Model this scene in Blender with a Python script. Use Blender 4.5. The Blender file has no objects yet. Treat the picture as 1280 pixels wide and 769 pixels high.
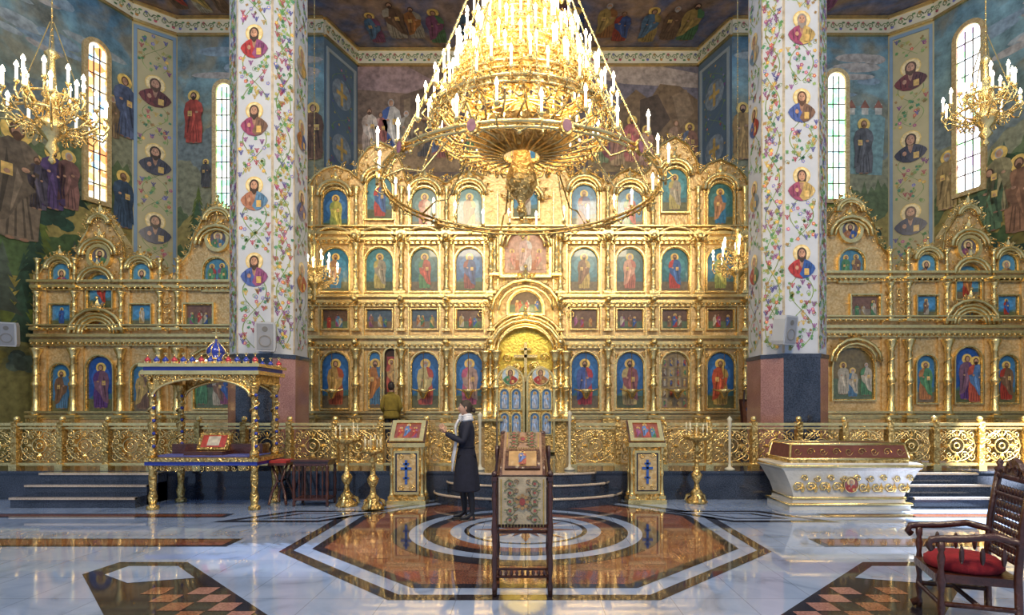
import bpy, math, random
from mathutils import Matrix, Vector
random.seed(7)
R=random.random
F=716.0; CX=660.0; HY=510.0; EH=1.6
def X(px,d): return (px-CX)*d/F
def Z(py,d): return EH+(HY-py)*d/F
pi=math.pi; cos=math.cos; sin=math.sin

# ---------------------------------------------------------------- materials
MATS={}
def newmat(name):
    m=bpy.data.materials.new(name); m.use_nodes=True
    nt=m.node_tree; b=nt.nodes['Principled BSDF']; MATS[name]=m
    return m,nt,b
def basic(name,base=(1,1,1),metal=0.0,rough=0.5,var=0.25,vscale=6.0,bump=0.0,bscale=20.0,btype='noise',emit=0.0,coat=0.0,dark=None):
    m,nt,b=newmat(name); N=nt.nodes; L=nt.links
    tc=N.new('ShaderNodeTexCoord')
    at=N.new('ShaderNodeAttribute'); at.attribute_name='Col'
    mx=N.new('ShaderNodeMix'); mx.data_type='RGBA'; mx.blend_type='MULTIPLY'; mx.inputs[0].default_value=1
    L.new(at.outputs['Color'],mx.inputs[6]); mx.inputs[7].default_value=(*base,1)
    no=N.new('ShaderNodeTexNoise'); no.inputs['Scale'].default_value=vscale; no.inputs['Detail'].default_value=6
    L.new(tc.outputs['Object'],no.inputs['Vector'])
    mr=N.new('ShaderNodeMapRange'); mr.inputs[1].default_value=.3; mr.inputs[2].default_value=.7
    mr.inputs[3].default_value=1-var; mr.inputs[4].default_value=1+var*.5
    L.new(no.outputs['Fac'],mr.inputs[0])
    m2=N.new('ShaderNodeMix'); m2.data_type='RGBA'; m2.blend_type='MULTIPLY'; m2.inputs[0].default_value=1
    L.new(mx.outputs[2],m2.inputs[6]); L.new(mr.outputs[0],m2.inputs[7])
    out=m2.outputs[2]
    if bump>0:
        if btype=='voronoi':
            t=N.new('ShaderNodeTexVoronoi'); t.feature='SMOOTH_F1'; h=t.outputs['Distance']
            nn=N.new('ShaderNodeTexNoise'); nn.inputs['Scale'].default_value=bscale*.5
            L.new(tc.outputs['Object'],nn.inputs['Vector'])
            ad=N.new('ShaderNodeMixRGB'); ad.blend_type='ADD'; ad.inputs[0].default_value=.12
            L.new(tc.outputs['Object'],ad.inputs[1]); L.new(nn.outputs['Color'],ad.inputs[2])
            L.new(ad.outputs[0],t.inputs['Vector'])
        else:
            t=N.new('ShaderNodeTexNoise'); t.inputs['Detail'].default_value=4; h=t.outputs['Fac']
            L.new(tc.outputs['Object'],t.inputs['Vector'])
        t.inputs['Scale'].default_value=bscale
        bp=N.new('ShaderNodeBump'); bp.inputs['Strength'].default_value=bump; bp.inputs['Distance'].default_value=.03
        L.new(h,bp.inputs['Height']); L.new(bp.outputs[0],b.inputs['Normal'])
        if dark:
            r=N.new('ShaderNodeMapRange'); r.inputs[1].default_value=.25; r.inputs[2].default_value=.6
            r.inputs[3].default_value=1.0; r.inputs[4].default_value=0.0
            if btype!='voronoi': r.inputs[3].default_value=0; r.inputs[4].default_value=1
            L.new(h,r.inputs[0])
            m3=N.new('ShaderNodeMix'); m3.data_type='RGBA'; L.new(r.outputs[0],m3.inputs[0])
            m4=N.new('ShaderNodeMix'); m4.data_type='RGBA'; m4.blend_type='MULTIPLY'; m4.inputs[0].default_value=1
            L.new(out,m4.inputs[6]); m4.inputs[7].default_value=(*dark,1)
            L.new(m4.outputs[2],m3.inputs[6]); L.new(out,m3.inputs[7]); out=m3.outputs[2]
    L.new(out,b.inputs['Base Color'])
    b.inputs['Metallic'].default_value=metal; b.inputs['Roughness'].default_value=rough
    b.inputs['Coat Weight'].default_value=coat
    if emit>0:
        L.new(out,b.inputs['Emission Color']); b.inputs['Emission Strength'].default_value=emit
    return m
basic('gold',(0.92,0.68,0.28),.85,.24,.2,9,.2,40)
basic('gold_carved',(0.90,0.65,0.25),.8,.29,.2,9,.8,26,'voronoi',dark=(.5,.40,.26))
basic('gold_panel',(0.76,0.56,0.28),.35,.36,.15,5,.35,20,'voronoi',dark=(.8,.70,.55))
basic('paint',(1,1,1),0,.55,.45,7)
basic('icon_paint',(1,1,1),0,.3,.35,14,coat=.3)
basic('plaster',(1,1,1),0,.6,.1,3)
basic('wood',(.075,.022,.012),0,.3,.5,8,.4,30,coat=.4)
basic('cloth',(1,1,1),0,.9,.25,14,.3,120)
basic('hair',(1,1,1),0,.45,.4,50,.5,90)
basic('skin',(.62,.36,.25),0,.5,.1,10)
basic('plastic',(1,1,1),0,.4,.05,5)
basic('enamel',(1,1,1),.3,.2,.1,5,coat=.5)
basic('candle_flame',(1,.84,.56),0,.5,.0,5,emit=26)
basic('candle',(1,.90,.70),0,.5,.0,5,emit=4.0)
basic('lacquer',(1,1,1),0,.25,.15,3,.3,24,coat=.5)
def granite(name,c1,c2,rough=.12,scale=60):
    m,nt,b=newmat(name); N=nt.nodes;L=nt.links
    tc=N.new('ShaderNodeTexCoord'); n=N.new('ShaderNodeTexNoise'); n.inputs['Scale'].default_value=scale; n.inputs['Detail'].default_value=3
    n2=N.new('ShaderNodeTexNoise'); n2.inputs['Scale'].default_value=2; n2.inputs['Detail'].default_value=4
    L.new(tc.outputs['Object'],n.inputs['Vector']);L.new(tc.outputs['Object'],n2.inputs['Vector'])
    ad=N.new('ShaderNodeMath'); ad.operation='MULTIPLY_ADD'; ad.inputs[1].default_value=.5
    L.new(n2.outputs['Fac'],ad.inputs[0]); L.new(n.outputs['Fac'],ad.inputs[2])
    r=N.new('ShaderNodeValToRGB'); r.color_ramp.elements[0].position=.6; r.color_ramp.elements[1].position=.9
    r.color_ramp.elements[0].color=(*c1,1); r.color_ramp.elements[1].color=(*c2,1)
    L.new(ad.outputs[0],r.inputs[0]); L.new(r.outputs[0],b.inputs['Base Color']); b.inputs['Roughness'].default_value=rough
    b.inputs['Coat Weight'].default_value=.3
granite('granite_dark',(.010,.014,.024),(.05,.06,.09))
granite('granite_red',(.24,.11,.09),(.42,.22,.18))
granite('granite_rust',(.14,.045,.026),(.28,.11,.06),.06)
granite('granite_tan',(.18,.07,.04),(.33,.15,.085),.06)
granite('granite_black',(.012,.010,.014),(.04,.035,.04),.06)
granite('granite_beige',(.35,.27,.2),(.6,.5,.4),.1)
def marble():
    m,nt,b=newmat('marble'); N=nt.nodes;L=nt.links
    tc=N.new('ShaderNodeTexCoord'); n=N.new('ShaderNodeTexNoise'); n.inputs['Scale'].default_value=1.3; n.inputs['Detail'].default_value=9; n.inputs['Distortion'].default_value=1.6
    L.new(tc.outputs['Object'],n.inputs['Vector'])
    r=N.new('ShaderNodeValToRGB'); e=r.color_ramp.elements; e[0].position=.33; e[0].color=(.23,.30,.44,1); e[1].position=.58; e[1].color=(.38,.47,.67,1)
    x=r.color_ramp.elements.new(.44); x.color=(.33,.42,.61,1)
    L.new(n.outputs['Fac'],r.inputs[0])
    br=N.new('ShaderNodeTexBrick'); br.inputs['Scale'].default_value=1; br.offset=0
    br.inputs['Mortar Size'].default_value=.004; br.inputs['Brick Width'].default_value=.6; br.inputs['Row Height'].default_value=.6
    br.inputs['Color1'].default_value=(1,1,1,1); br.inputs['Color2'].default_value=(.86,.89,.93,1); br.inputs['Mortar'].default_value=(.6,.6,.6,1)
    L.new(tc.outputs['Object'],br.inputs['Vector'])
    mx=N.new('ShaderNodeMix'); mx.data_type='RGBA'; mx.blend_type='MULTIPLY'; mx.inputs[0].default_value=1
    L.new(r.outputs[0],mx.inputs[6]); L.new(br.outputs['Color'],mx.inputs[7]); L.new(mx.outputs[2],b.inputs['Base Color'])
    b.inputs['Roughness'].default_value=.06; b.inputs['IOR'].default_value=1.75; b.inputs['Coat Weight'].default_value=.6; b.inputs['Coat Roughness'].default_value=.03
marble()
def mural(name,stops,zr=(0,13.2),amp=5.0,scale=.35,bright=1.0,tint=(.5,.33,.12)):
    m,nt,b=newmat(name); N=nt.nodes;L=nt.links
    tc=N.new('ShaderNodeTexCoord'); s=N.new('ShaderNodeSeparateXYZ'); L.new(tc.outputs['Object'],s.inputs[0])
    n=N.new('ShaderNodeTexNoise'); n.inputs['Scale'].default_value=scale; n.inputs['Detail'].default_value=9; n.inputs['Distortion'].default_value=.6
    L.new(tc.outputs['Object'],n.inputs['Vector'])
    a=N.new('ShaderNodeMath'); a.operation='MULTIPLY_ADD'; a.inputs[1].default_value=amp; L.new(n.outputs['Fac'],a.inputs[0]); L.new(s.outputs['Z'],a.inputs[2])
    mr=N.new('ShaderNodeMapRange'); mr.inputs[1].default_value=zr[0]+amp*.5; mr.inputs[2].default_value=zr[1]+amp*.5
    L.new(a.outputs[0],mr.inputs[0])
    r=N.new('ShaderNodeValToRGB'); cr=r.color_ramp
    cr.elements[0].position=stops[0][0]; cr.elements[0].color=(*stops[0][1],1)
    cr.elements[1].position=stops[-1][0]; cr.elements[1].color=(*stops[-1][1],1)
    for p,c in stops[1:-1]:
        e=cr.elements.new(p); e.color=(*c,1)
    L.new(mr.outputs[0],r.inputs[0])
    n2=N.new('ShaderNodeTexNoise'); n2.inputs['Scale'].default_value=2.2; n2.inputs['Detail'].default_value=12; n2.inputs['Roughness'].default_value=.7
    L.new(tc.outputs['Object'],n2.inputs['Vector'])
    m2=N.new('ShaderNodeMapRange'); m2.inputs[1].default_value=.3; m2.inputs[2].default_value=.7; m2.inputs[3].default_value=.35*bright; m2.inputs[4].default_value=1.35*bright
    L.new(n2.outputs['Fac'],m2.inputs[0])
    n3=N.new('ShaderNodeTexNoise'); n3.inputs['Scale'].default_value=.9; n3.inputs['Detail'].default_value=7; n3.inputs['Distortion'].default_value=1.2
    L.new(tc.outputs['Object'],n3.inputs['Vector'])
    m3=N.new('ShaderNodeMapRange'); m3.inputs[1].default_value=.46; m3.inputs[2].default_value=.66; m3.inputs[3].default_value=0; m3.inputs[4].default_value=.6
    L.new(n3.outputs['Fac'],m3.inputs[0])
    mt=N.new('ShaderNodeMix'); mt.data_type='RGBA'; L.new(m3.outputs[0],mt.inputs[0]); L.new(r.outputs[0],mt.inputs[6]); mt.inputs[7].default_value=(*tint,1)
    mx=N.new('ShaderNodeMix'); mx.data_type='RGBA'; mx.blend_type='MULTIPLY'; mx.inputs[0].default_value=1
    L.new(mt.outputs[2],mx.inputs[6]); L.new(m2.outputs[0],mx.inputs[7]); L.new(mx.outputs[2],b.inputs['Base Color']); b.inputs['Roughness'].default_value=.6
mural('mural_landscape',[(0.1,(.03,.06,.04)),(.27,(.06,.11,.05)),(.40,(.24,.21,.06)),(.50,(.10,.15,.06)),(.60,(.15,.19,.12)),(.72,(.20,.27,.23)),(.85,(.20,.34,.38)),(1,(.08,.18,.28))],tint=(.30,.22,.09))
mural('mural_apse',[(.2,(.12,.08,.05)),(.55,(.20,.13,.08)),(.68,(.15,.11,.09)),(.78,(.14,.12,.14)),(.9,(.26,.21,.20)),(1,(.09,.09,.13))],amp=2.5,scale=.5,tint=(.3,.16,.08))
mural('mural_ceiling',[(.0,(.08,.08,.14)),(.45,(.26,.16,.09)),(.55,(.10,.13,.24)),(.7,(.34,.22,.13)),(1,(.09,.15,.26))],zr=(10,16),amp=7,scale=.4,bright=1.3,tint=(.3,.2,.14))
def stained(name,cols,strength,scale=4.5):
    m,nt,b=newmat(name); N=nt.nodes;L=nt.links
    tc=N.new('ShaderNodeTexCoord'); v=N.new('ShaderNodeTexVoronoi'); v.inputs['Scale'].default_value=scale
    L.new(tc.outputs['Object'],v.inputs['Vector'])
    s=N.new('ShaderNodeSeparateColor'); L.new(v.outputs['Color'],s.inputs[0])
    r=N.new('ShaderNodeValToRGB'); cr=r.color_ramp; cr.interpolation='CONSTANT'
    cr.elements[0].position=0; cr.elements[0].color=(*cols[0],1); cr.elements[1].position=1-1/len(cols); cr.elements[1].color=(*cols[-1],1)
    for i,c in enumerate(cols[1:-1]):
        e=cr.elements.new((i+1)/len(cols)); e.color=(*c,1)
    L.new(s.outputs[0],r.inputs[0]); L.new(r.outputs[0],b.inputs['Emission Color']); b.inputs['Emission Strength'].default_value=strength
    L.new(r.outputs[0],b.inputs['Base Color'])
stained('stained_warm',[(.9,.35,.12),(1,.75,.4),(.35,.6,.9),(1,.95,.75),(.85,.3,.1),(.9,.95,1),(1,.85,.55),(1,.6,.2)],1.8,6)
stained('stained_green',[(.5,.95,.5),(.9,1,.9),(.6,.9,.95),(.95,1,.8),(.3,.8,.4),(.9,1,1)],2.2,6)
stained('stained_white',[(.95,1,1),(.8,.95,1),(.45,.85,.5),(.95,.9,.9),(.8,.9,1),(.75,.6,.85),(1,1,1)],2.6,6)

# ---------------------------------------------------------------- mesh builder
class MB:
    def __init__(s): s.v=[];s.f=[];s.m=[];s.c=[];s.s=[];s.M=None
    def add(s,vs,fs,mat,col=(1,1,1),smooth=False):
        b=len(s.v)
        if s.M is not None:
            M=s.M; s.v+= [tuple(M@Vector(p)) for p in vs]
        else: s.v+=[tuple(p) for p in vs]
        for f in fs:
            s.f.append([i+b for i in f]); s.m.append(mat); s.c.append(col); s.s.append(smooth)
    def box(s,x0,x1,y0,y1,z0,z1,mat,col=(1,1,1)):
        v=[(x0,y0,z0),(x1,y0,z0),(x1,y1,z0),(x0,y1,z0),(x0,y0,z1),(x1,y0,z1),(x1,y1,z1),(x0,y1,z1)]
        s.add(v,[(0,3,2,1),(4,5,6,7),(0,1,5,4),(1,2,6,5),(2,3,7,6),(3,0,4,7)],mat,col)
    def flat(s,pts,y,mat,col=(1,1,1)):
        s.add([(p[0],y,p[1]) for p in pts],[tuple(range(len(pts)))],mat,col)
    def prism(s,pts,y0,y1,mat,col=(1,1,1)):
        n=len(pts)
        v=[(p[0],y0,p[1]) for p in pts]+[(p[0],y1,p[1]) for p in pts]
        f=[tuple(range(n)),tuple(range(2*n-1,n-1,-1))]+[(i,i+n,(i+1)%n+n,(i+1)%n) for i in range(n)]
        s.add(v,f,mat,col)
    def slab(s,pts,z0,z1,mat,col=(1,1,1)):
        n=len(pts)
        v=[(p[0],p[1],z1) for p in pts]+[(p[0],p[1],z0) for p in pts]
        f=[tuple(range(n)),tuple(range(2*n-1,n-1,-1))]+[(i,i+n,(i+1)%n+n,(i+1)%n) for i in range(n)]
        s.add(v,f,mat,col)
    def frame(s,o,i,y0,y1,mat,col=(1,1,1)):
        n=len(o)
        v=[(p[0],y0,p[1]) for p in o]+[(p[0],y0,p[1]) for p in i]+[(p[0],y1,p[1]) for p in o]+[(p[0],y1,p[1]) for p in i]
        f=[]
        for k in range(n):
            j=(k+1)%n
            f+=[(k,j,n+j,n+k),(k,2*n+k,2*n+j,j),(n+k,n+j,3*n+j,3*n+k)]
        s.add(v,f,mat,col)
    def hring(s,o,i,z,mat,col=(1,1,1)):
        n=len(o); s.add([(p[0],p[1],z) for p in o]+[(p[0],p[1],z) for p in i],[(k,(k+1)%n,n+(k+1)%n,n+k) for k in range(n)],mat,col)
    def lathe(s,cx,cy,prof,seg,mat,col=(1,1,1),sx=1,sy=1,smooth=True,cap=True):
        v=[];f=[];n=len(prof)
        for r,z in prof:
            for k in range(seg):
                a=2*pi*k/seg; v.append((cx+r*sx*cos(a),cy+r*sy*sin(a),z))
        for i in range(n-1):
            for k in range(seg):
                j=(k+1)%seg; f.append((i*seg+k,i*seg+j,(i+1)*seg+j,(i+1)*seg+k))
        if cap:
            f.append(tuple(range(seg-1,-1,-1))); f.append(tuple(range((n-1)*seg,n*seg)))
        s.add(v,f,mat,col,smooth)
    def ball(s,c,r,mat,col=(1,1,1),seg=8,rings=5,sc=(1,1,1)):
        prof=[(r*sin(pi*i/rings)+1e-4,-r*cos(pi*i/rings)) for i in range(rings+1)]
        v=[];f=[]
        for q,z in prof:
            for k in range(seg):
                a=2*pi*k/seg; v.append((c[0]+q*cos(a)*sc[0],c[1]+q*sin(a)*sc[1],c[2]+z*sc[2]))
        for i in range(rings):
            for k in range(seg):
                j=(k+1)%seg; f.append((i*seg+k,i*seg+j,(i+1)*seg+j,(i+1)*seg+k))
        s.add(v,f,mat,col,True)
    def tube(s,path,r,mat,col=(1,1,1),seg=5,closed=False,r1=None):
        P=[Vector(p) for p in path]; n=len(P); v=[];f=[]
        for i in range(n):
            if closed: t=P[(i+1)%n]-P[i-1]
            else: t=P[min(i+1,n-1)]-P[max(i-1,0)]
            if t.length<1e-9: t=Vector((0,0,1))
            t.normalize(); up=Vector((0,1,0)) if abs(t.y)<.8 else Vector((1,0,0))
            a=t.cross(up).normalized(); b=t.cross(a)
            rr=r if r1 is None else r+(r1-r)*i/(n-1)
            for k in range(seg):
                w=2*pi*k/seg; v.append(P[i]+a*(rr*cos(w))+b*(rr*sin(w)))
        m=n if closed else n-1
        for i in range(m):
            for k in range(seg):
                j=(k+1)%seg; i2=(i+1)%n
                f.append((i*seg+k,i*seg+j,i2*seg+j,i2*seg+k))
        if not closed:
            f.append(tuple(range(seg))); f.append(tuple(range((n-1)*seg,n*seg)))
        s.add(v,f,mat,col,True)
    def spiral(s,x,y,z,rad,a0,dr,mat='gold',turns=1.4,th=None,n=9,col=(1,1,1)):
        th=th or rad*.16
        s.tube([(x+rad*(1-.88*i/n)*cos(a0+dr*2*pi*turns*i/n),y,z+rad*(1-.88*i/n)*sin(a0+dr*2*pi*turns*i/n)) for i in range(n+1)],th,mat,col,4,r1=th*.8)
    def obj(s,name,parent=None,loc=None):
        me=bpy.data.meshes.new(name); me.from_pydata(s.v,[],s.f)
        names=sorted(set(s.m)); ix={n:i for i,n in enumerate(names)}
        for n in names: me.materials.append(MATS[n])
        me.polygons.foreach_set('material_index',[ix[m] for m in s.m])
        me.polygons.foreach_set('use_smooth',s.s)
        ca=me.color_attributes.new('Col','FLOAT_COLOR','CORNER')
        buf=[]
        for f,c in zip(s.f,s.c): buf+= [c[0],c[1],c[2],1.0]*len(f)
        ca.data.foreach_set('color',buf)
        me.update()
        o=bpy.data.objects.new(name,me); bpy.context.scene.collection.objects.link(o)
        if parent: o.parent=parent
        if loc: o.location=loc
        return o
def empty(name,loc=(0,0,0),rz=0):
    o=bpy.data.objects.new(name,None); o.location=loc; o.rotation_euler=(0,0,rz); bpy.context.scene.collection.objects.link(o); return o
def faceM(P0,P1):
    a=math.atan2(P1[1]-P0[1],P1[0]-P0[0]); return Matrix.Translation((P0[0],P0[1],0))@Matrix.Rotation(a,4,'Z')
def flen(P0,P1): return math.hypot(P1[0]-P0[0],P1[1]-P0[1])
def hit(px,P0,P1):
    k=(px-CX)/F; dx=P1[0]-P0[0]; dy=P1[1]-P0[1]
    t=(k*P0[1]-P0[0])/(dx-k*dy); d=P0[1]+t*dy
    return t*flen(P0,P1),d
def arch(x0,x1,zb,zt,n=10):
    r=(x1-x0)/2; c=(x0+x1)/2; zs=max(zb,zt-r); rz=zt-zs
    return [(x0,zb),(x1,zb)]+[(c+r*cos(pi*i/n),zs+rz*sin(pi*i/n)) for i in range(n+1)]
def rect(x0,x1,z0,z1): return [(x0,z0),(x1,z0),(x1,z1),(x0,z1)]
def ell(cx,cz,rx,rz,n=14,a0=0,a1=2*pi):
    full=abs(a1-a0-2*pi)<1e-6; m=n if full else n+1
    return [(cx+rx*cos(a0+(a1-a0)*i/n),cz+rz*sin(a0+(a1-a0)*i/n)) for i in range(m)]

# ---------------------------------------------------------------- painted figures
ROBES=[(.42,.05,.03),(.04,.10,.32),(.09,.24,.10),(.5,.34,.10),(.28,.08,.18),(.50,.44,.33),(.10,.22,.36),(.45,.18,.05),(.2,.11,.06)]
def dk(c,k): return tuple(x*k for x in c)
def saint(mb,cx,zb,h,y,robe=None,mantle=None,halo=True,mat='icon_paint',hair=None):
    robe=robe or random.choice(ROBES); mantle=mantle or random.choice(ROBES); e=.004
    hair=hair or random.choice([(.06,.03,.015),(.12,.06,.03),(.45,.42,.4),(.2,.1,.04)])
    sk=(.50,.28,.17); m=1 if R()<.5 else -1
    P=lambda pts:[(cx+m*a*h,zb+b*h) for a,b in pts]
    if halo:
        mb.flat(ell(cx,zb+.91*h,.115*h,.115*h),y-e,mat,(.85,.58,.15)); 
    mb.flat(P([(-.15,.02),(.0,0),(.15,.02),(.17,.3),(.14,.5),(.18,.66),(.15,.77),(.06,.84),(-.06,.84),(-.15,.77),(-.18,.66),(-.14,.5),(-.17,.3)]),y-2*e,mat,robe)
    for a in(-.08,-.02,.05,.1):
        mb.flat(P([(a,.03),(a+.018,.03),(a*.5+.01,.5),(a*.5,.5)]),y-2.5*e,mat,dk(robe,.45))
    mb.flat(P([(-.18,.10),(-.06,.16),(.03,.34),(.13,.44),(.16,.6),(.07,.62),(.02,.83),(-.06,.845),(-.155,.77),(-.19,.6),(-.16,.4)]),y-3*e,mat,mantle)
    mb.flat(P([(-.13,.2),(-.11,.2),(-.05,.55),(-.07,.75)]),y-3.5*e,mat,dk(mantle,.45))
    mb.flat(P([(-.05,.22),(-.03,.26),(.04,.5),(.0,.6)]),y-3.5*e,mat,dk(mantle,1.7))
    mb.flat(ell(cx,zb+.91*h,.058*h,.072*h),y-4*e,mat,hair)
    mb.flat(ell(cx,zb+.905*h,.04*h,.055*h),y-5*e,mat,sk)
    if R()<.7: mb.flat(ell(cx,zb+.865*h,.035*h,.04*h),y-5.5*e,mat,hair)
    mb.flat(ell(cx+m*.06*h,zb+.60*h,.03*h,.022*h,8),y-5*e,mat,sk)
    if R()<.6: mb.flat(P([(-.11,.52),(-.03,.52),(-.03,.62),(-.11,.62)]),y-5*e,mat,(.75,.5,.15))
    mb.flat(ell(cx-m*.07*h,zb+.55*h,.025*h,.02*h,8),y-6*e,mat,sk)
    mb.flat(ell(cx-.05*h,zb+.01*h,.035*h,.015*h,8),y-4*e,mat,dk(sk,.6)); mb.flat(ell(cx+.05*h,zb+.01*h,.035*h,.015*h,8),y-4*e,mat,dk(sk,.6))
def bust(mb,cx,cz,r,y,col=None,bg=None,mat='icon_paint',border=True,rz=None,col2=None):
    col=col or random.choice(ROBES); col2=col2 or random.choice(ROBES); e=.003; rz=rz or r*1.1
    hair=random.choice([(.05,.025,.01),(.12,.06,.025),(.30,.26,.23),(.07,.04,.02)]); sk=(.50,.27,.16)
    if bg: mb.flat(ell(cx,cz,r,rz,20),y-e,mat,bg)
    P=lambda pts:[(cx+a*r,cz+b*rz) for a,b in pts]
    mb.flat(ell(cx,cz+.34*rz,.56*r,.56*r,16),y-2*e,mat,(.80,.56,.16)); mb.flat(ell(cx,cz+.34*rz,.50*r,.50*r,16),y-2.3*e,mat,(.86,.68,.34))
    mb.flat(P([(-.18,.05),(-.5,-.08),(-.80,-.30),(-.88,-.45),(-.72,-.68),(-.4,-.90),(0,-.98),(.4,-.90),(.72,-.68),(.88,-.45),(.80,-.30),(.5,-.08),(.18,.05)]),y-3*e,mat,col)
    mb.flat(P([(-.16,.03),(.16,.03),(.10,-.3),(.0,-.45),(-.10,-.3)]),y-3.3*e,mat,dk(sk,.8))
    mb.flat(P([(.16,.05),(.5,-.08),(.80,-.30),(.88,-.45),(.72,-.68),(.4,-.90),(.1,-.96),(-.15,-.75),(.05,-.4)]),y-3.6*e,mat,col2)
    for a in(.3,.5,.62): mb.flat(P([(a,-.15),(a+.04,-.2),(a-.1,-.8),(a-.16,-.78)]),y-4*e,mat,dk(col2,.4))
    for a in(-.3,-.55): mb.flat(P([(a,-.15),(a-.05,-.2),(a+.02,-.75),(a+.08,-.75)]),y-4*e,mat,dk(col,.4))
    mb.flat(P([(-.16,.05),(.16,.05),(.13,-.02),(-.13,-.02)]),y-4.2*e,mat,(.7,.48,.15))
    mb.flat(ell(cx,cz+.33*rz,.31*r,.38*r,14),y-4.6*e,mat,hair); mb.flat(P([(-.3,.3),(.3,.3),(.26,.02),(-.26,.02)]),y-4.5*e,mat,hair)
    mb.flat(ell(cx,cz+.30*rz,.215*r,.31*r,14),y-5*e,mat,sk); mb.flat(ell(cx+.05*r,cz+.33*rz,.13*r,.2*r,10),y-5.2*e,mat,dk(sk,1.25))
    if R()<.75: 
        mb.flat(P([(-.2,.22),(-.1,.13),(.1,.13),(.2,.22),(.15,-.02),(.05,-.14),(-.05,-.14),(-.15,-.02)]),y-5.5*e,mat,hair)
    mb.flat(ell(cx,cz+.17*rz,.07*r,.02*r,6),y-6*e,mat,(.35,.08,.05))
    for sx in(-1,1): mb.flat(ell(cx+sx*.09*r,cz+.36*rz,.045*r,.022*r,6),y-6*e,mat,(.03,.02,.015)); mb.flat(ell(cx+sx*.09*r,cz+.42*rz,.065*r,.014*r,6),y-6*e,mat,(.06,.03,.02))
    mb.flat(P([(-.015,.38),(.015,.38),(.035,.25),(-.035,.25)]),y-6*e,mat,dk(sk,.65))
    mb.flat(ell(cx-.32*r,cz-.42*rz,.12*r,.15*r,8),y-6*e,mat,sk); mb.flat(P([(.15,-.45),(.45,-.45),(.45,-.8),(.15,-.8)]),y-6*e,mat,(.65,.42,.12))
    if border:
        mb.frame(ell(cx,cz,r*1.06,rz*1.06,20),ell(cx,cz,r*.97,rz*.97,20),y-5*e,y,'gold')
def crowd(mb,x0,x1,z0,z1,y,n,mat='icon_paint',halo=.5):
    h=(z1-z0)
    xs=[x0+(i+.5)/n*(x1-x0)+(R()-.5)*(x1-x0)/n*.6 for i in range(n)]
    for i,x in enumerate(xs):
        saint(mb,x,z0+R()*.08*h,h*(.6+.25*R()),y-.003*i,halo=R()<halo,mat=mat)

def icon(mb,px,w,py0,py1,d,y=None,shape='arch',kind='saint',bg=(.02,.14,.42),ft=.05,robe=None,mantle=None):
    y=d if y is None else y
    cx=X(px,d); hw=w/2*d/F; zt=Z(py0,d); zb=Z(py1,d)
    fn=arch if shape=='arch' else (lambda a,b,c,e: rect(a,b,c,e))
    sh=lambda e:fn(cx-hw-e,cx+hw+e,zb-e,zt+e)
    mb.frame(sh(ft),sh(ft*.45),y-.10,y,'gold'); mb.frame(sh(ft*.5),sh(0),y-.065,y,'gold_carved')
    mb.flat(sh(0.0),y-.012,'icon_paint',bg)
    H=zt-zb
    if kind in('saint',):
        mb.flat(rect(cx-hw,cx+hw,zb,zb+H*.22),y-.014,'icon_paint',random.choice([(.14,.14,.06),(.10,.12,.05),(.18,.14,.08)]))
        mb.flat([(cx-hw,zb+H*.22),(cx+hw,zb+H*.22),(cx+hw,zb+H*.34),(cx+hw*.3,zb+H*.29),(cx-hw*.3,zb+H*.36)],y-.0145,'icon_paint',(.06,.16,.18))
        mb.flat(ell(cx,zb+H*.60,hw*.8,H*.22),y-.014,'icon_paint',tuple(min(1,c*1.35+.02) for c in bg))
        saint(mb,cx,zb+H*.05,H*.82,y-.016,robe,mantle)
    elif kind=='two':
        saint(mb,cx-hw*.42,zb+H*.05,H*.78,y-.016); saint(mb,cx+hw*.42,zb+H*.05,H*.8,y-.02)
    elif kind=='scene':
        mb.flat(rect(cx-hw,cx+hw,zb,zb+H*.4),y-.014,'icon_paint',random.choice([(.2,.13,.06),(.12,.16,.08),(.25,.2,.14)]))
        n=max(3,int(hw*2/(H*.35))); crowd(mb,cx-hw*.85,cx+hw*.85,zb+H*.03,zb+H*.9,y-.016,n)
    elif kind=='bust':
        bust(mb,cx,(zb+zt)/2-H*.05,hw*.85,y-.016,border=False,rz=H*.45,col=robe)
    elif kind=='mosaic':
        for a in range(4):
            for b in range(5):
                u=cx-hw+2*hw*(a+.5)/4; v=zb+H*.92*(b+.5)/5
                mb.flat(rect(u-hw*.2,u+hw*.2,v-H*.08,v+H*.08),y-.014,'icon_paint',random.choice([(.35,.25,.1),(.2,.15,.1),(.4,.32,.2)]))
                saint(mb,u,v-H*.07,H*.13,y-.018)

# ---------------------------------------------------------------- gold ornament helpers
def colonette(mb,x,zb,zt,y,r,helix=True,seg=9):
    h=zt-zb
    prof=[(r*1.7,zb),(r*1.7,zb+.06*h),(r*1.2,zb+.08*h),(r*1.35,zb+.11*h),(r,zb+.14*h),(r*.95,zb+.42*h),(r*1.35,zb+.45*h),(r*1.35,zb+.48*h),(r*.9,zb+.51*h),(r*.82,zb+.84*h),(r*1.1,zb+.86*h),(r*.9,zb+.88*h),(r*1.7,zb+.97*h),(r*1.8,zt)]
    mb.lathe(x,y,prof,seg,'gold',(1,1,1))
    if helix:
        n=26; mb.tube([(x+r*1.05*cos(i*1.05),y+r*1.05*sin(i*1.05),zb+h*(.14+.70*i/n)) for i in range(n+1)],r*.22,'gold',seg=4)
    mb.box(x-r*1.9,x+r*1.9,y-r*1.9,y+r*1.9,zb-.04,zb+.02,'gold')
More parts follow.
